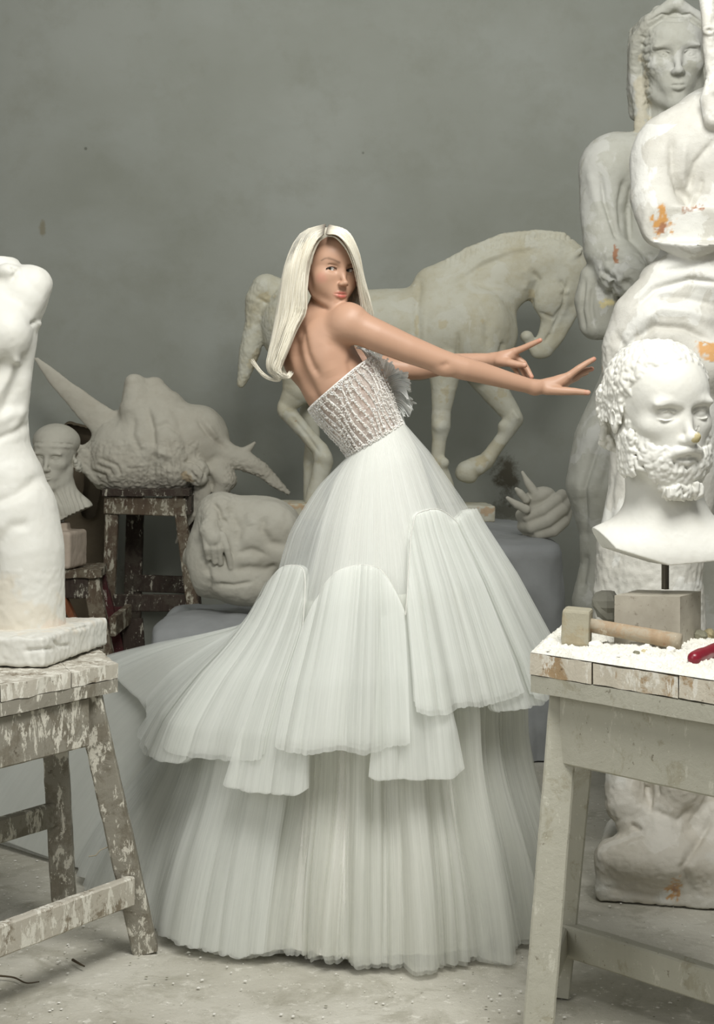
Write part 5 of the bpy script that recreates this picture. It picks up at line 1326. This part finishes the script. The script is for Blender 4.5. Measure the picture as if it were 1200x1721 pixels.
S.rough(.5, .1, 71, 3)
youth = S.build('youth_bust', pl_dusty, None, label='small plaster bust of a youth with headband on the brown stand', cat='bust')
pk = plaster('pinkish_block', (182, 168, 152), (160, 148, 132), .4, .3, 40, .85)
S = Sculpt(7.30, (50, 145), (872, 962), (-60, 60), 1.8)
S.box((104, 922, 0), (30, 31, 40), rot=(0, 12, 0), rnd=6, k=2); S.box((102, 894, 0), (14, 16, 16), rnd=4, k=6); S.rough(1.0, .08, 72, 3)
S.build('bust_block', pk, youth)

# ---------------------------------------------------------------- brown stand under the youth bust
bs = thing('sculpture_stand', 'dark splattered wooden stand under the small youth bust', 'stand', (-1.25, 7.4, 0))
TBS = CZ-(960-HZ)/(F/7.15); 
p_fr = np.array(at(170, 958, TBS)); p_fl = np.array(at(20, 958, TBS)); p_br = np.array(at(204, 921, TBS))
bx_, by_ = p_fl-p_fr, p_br-p_fr; nbx = np.linalg.norm(bx_); bxn, byn = bx_/nbx, by_/np.linalg.norm(by_); by_ = byn*.34
slab('top_plank', [p_fr+bx_*.62, p_fr, p_fr+by_, p_fr+bx_*.62+by_], TBS-.035, TBS, w_mid, bs, seed=80, jit=.006)
slab('top_plank', [p_fr+bx_, p_fr+bx_*.63, p_fr+bx_*.63+by_, p_fr+bx_+by_], TBS-.035, TBS+.002, w_mid, bs, seed=81, jit=.005)
def B3(a, b, z): q = p_fr+bxn*a+byn*b; return (q[0], q[1], z)
zb = TBS-.035
for i, ((a, b), (da, db)) in enumerate((((.05, .05), (-.12, -.05)), ((nbx-.05, .05), (.08, -.05)), ((.05, .30), (-.16, .03)), ((nbx-.05, .30), (.08, .03)))):
    beam('leg', B3(a, b, zb), B3(a+da, b+db, 0), .075, .05, w_mid if i != 2 else w_red, bs, seed=83+i, jit=.003)
beam('apron', B3(.06, .03, zb-.05), B3(nbx-.05, .03, zb-.05), .025, .09, w_dark, bs); beam('apron', B3(.03, .06, zb-.05), B3(.03, .31, zb-.05), .025, .09, w_mid, bs)
beam('rail', B3(-.01, .0, zb-.27), B3(nbx, .0, zb-.27), .03, .085, w_mid, bs, seed=91); beam('rail', B3(-.05, .02, zb-.22), B3(-.10, .32, zb-.20), .03, .09, w_mid, bs, seed=92)
beam('diagonal_brace', B3(.19, .03, zb-.06), B3(.10, .05, zb-.25), .03, .06, w_orange, bs, seed=93)
def loose(name, a, b, wx_, wy_, m, label, cat='board', **k): return beam(name, a, b, wx_, wy_, m, None, label=label, cat=cat, **k)
# boards leaning under and beside it
def W3(px, py, D): q = P(px, py, D); return (q.x, q.y, q.z)
loose('leaning_board', W3(186, 1176, 7.56)[:2]+(.004,), W3(190, 1020, 7.54), .11, .03, w_red, 'dark red board leaning behind the front leg of the brown stand')
loose('leaning_board', W3(232, 1176, 7.50)[:2]+(.004,), W3(222, 1040, 7.52), .10, .03, w_dark, 'grey edged board leaning right of the brown stand')
bevel_box('wooden_block', (.22, .10, .16), w_dark, None, (wx(178, 7.05), 7.0, .08), rot=(0, 0, 8), bev=.006, label='dark wooden block on the floor in front of the brown stand', cat='block')
bevel_box('plastered_block', (.17, .10, .20), plaster('plastered_block', (150, 144, 126), (110, 100, 84), .7, .6, 40, .9), None, (wx(232, 7.25), 7.2, .10), rot=(0, -8, 20), bev=.02, jit=.01, label='plaster smeared block on the floor at the foot of the brown stand', cat='block')

# ---------------------------------------------------------------- tall dark stand under the winged figure
ts = thing('sculpture_stand', 'tall dark wooden stand under the winged plaster figure', 'stand', (-1.0, 7.7, 0))
zt = CZ-(822-HZ)/(F/7.62); 
def T3(px, D, z): return (wx(px, D), D, z)
slab('top_board', [T3(172, 7.58, 0)[:2], T3(318, 7.54, 0)[:2], T3(330, 8.07, 0)[:2], T3(180, 8.10, 0)[:2]], zt-.03, zt, w_dark, ts, seed=95, jit=.004)
beam('apron', T3(176, 7.62, zt-.075), T3(312, 7.58, zt-.085), .03, .085, w_mid, ts, seed=96); beam('apron', T3(316, 7.58, zt-.075), T3(326, 8.0, zt-.075), .03, .085, w_dark, ts, seed=97)
for i, (p0, p1, D0_, D1_, m_, w_) in enumerate(((190, 176, 7.64, 7.62, w_mid, .06), (300, 345, 7.60, 7.56, w_mid, .055), (228, 220, 8.02, 8.08, w_dark, .085), (318, 335, 8.02, 8.08, w_dark, .06))):
    beam('leg', T3(p0, D0_, zt-.03), T3(p1, D1_, 0), w_, .05, m_, ts, seed=98+i, jit=.002)
beam('rail', T3(225, 8.03, CZ-(980-HZ)/(F/8.02)), T3(345, 8.02, CZ-(984-HZ)/(F/8.02)), .03, .085, w_dark, ts, seed=103)
beam('rail', T3(190, 7.62, CZ-(1013-HZ)/(F/7.62)), T3(335, 7.58, CZ-(1012-HZ)/(F/7.62)), .03, .080, w_dark, ts, seed=104)
# carved panel leaning behind the youth bust
S = Sculpt(8.24, (80, 200), (700, 1146), (-16, 20), 2.4)
S.box((140, 932, 0), (38, 212, 8), rot=(0, 0, 6), rnd=4, k=3); S.chain([(118, 720, -6, 12), (150, 735, -8, 16), (160, 790, -8, 18), (150, 860, -8, 14)], k=8); S.rough(2.0, .06, 75, 3)
S.build('carved_panel', simple('brown_clay', (96, 86, 70), .8, .2, (30, .5)), None, label='brown carved panel leaning on the wall behind the youth bust', cat='panel')

# ---------------------------------------------------------------- litter on the floor
twig = simple('dark_twig', (84, 74, 58), .8, .2)
def stick(pxs, r, label, name='twig'):
    pts = np.array([(*at(px, py, .008), .008) for px, py in pxs]); V, Fc = tube_arrays([crv(pts, 16)], [np.linspace(r, r*.5, 16)], 6)
    return mesh_obj(name, V, Fc, twig, None, label=label, cat='twig')
stick([(122, 1613), (134, 1620), (142, 1624)], .0035, 'short dark splinter on the floor below the left stand stretcher')
stick([(0, 1640), (24, 1643), (44, 1652), (66, 1650)], .0025, 'long thin dark splinter on the floor at the bottom left')
R_ = np.random.RandomState(77); oc = np.array([(1, 0, 0), (-.8, .3, 0), (-.3, -1, 0), (.3, .9, 0), (0, 0, .5), (.1, 0, -.3)], float)
of_ = np.array([(0, 3, 4), (3, 1, 4), (1, 2, 4), (2, 0, 4), (3, 0, 5), (1, 3, 5), (2, 1, 5), (0, 2, 5)])
def crumbs(name, n, mat, lab, seed, z0=0, reg=((-1.6, 1.7), (3.3, 5.6)), r0=.0015, r1=.006):
    R = np.random.RandomState(seed); x = R.uniform(*reg[0], n); y = R.uniform(*reg[1], n); r = r0+(r1-r0)*R.rand(n)**4; a = R.rand(n)*6.28
    v = oc[None]*np.array((1, 1, .7)); ca, sa = np.cos(a)[:, None], np.sin(a)[:, None]
    X = (v[..., 0]*ca-v[..., 1]*sa)*r[:, None]+x[:, None]; Y = (v[..., 0]*sa+v[..., 1]*ca)*r[:, None]+y[:, None]; Z = v[..., 2]*r[:, None]+r[:, None]*.25+z0
    return mesh_obj(name, np.stack([X, Y, Z], -1).reshape(-1, 3), (np.arange(n)[:, None, None]*6+of_[None]).reshape(-1, 3), mat, None, smooth=False, kind='stuff', label=lab, cat='debris')
crumbs('plaster_crumbs', 2600, white_l, 'fine white plaster crumbs scattered over the floor', 5)
crumbs('dark_grit', 500, grit, 'dark grit scattered over the floor', 6, r1=.005)

cc = crumbs('stand_crumbs', 1100, white_l, 'white plaster crumbs piled along the front of the right stand top', 8, z0=TZ+.008, reg=((.015, Lx-.015), (.01, Ly-.03)), r0=.0015, r1=.009)
mv = np.empty(len(cc.data.vertices)*3, np.float32); cc.data.vertices.foreach_get('co', mv); mv = mv.reshape(-1, 3)
pl = cfl+exn*mv[:, :1]+eyn*mv[:, 1:2]; mv[:, 0] = pl[:, 0]; mv[:, 1] = pl[:, 1]; cc.data.vertices.foreach_set('co', mv.ravel()); cc.data.update()
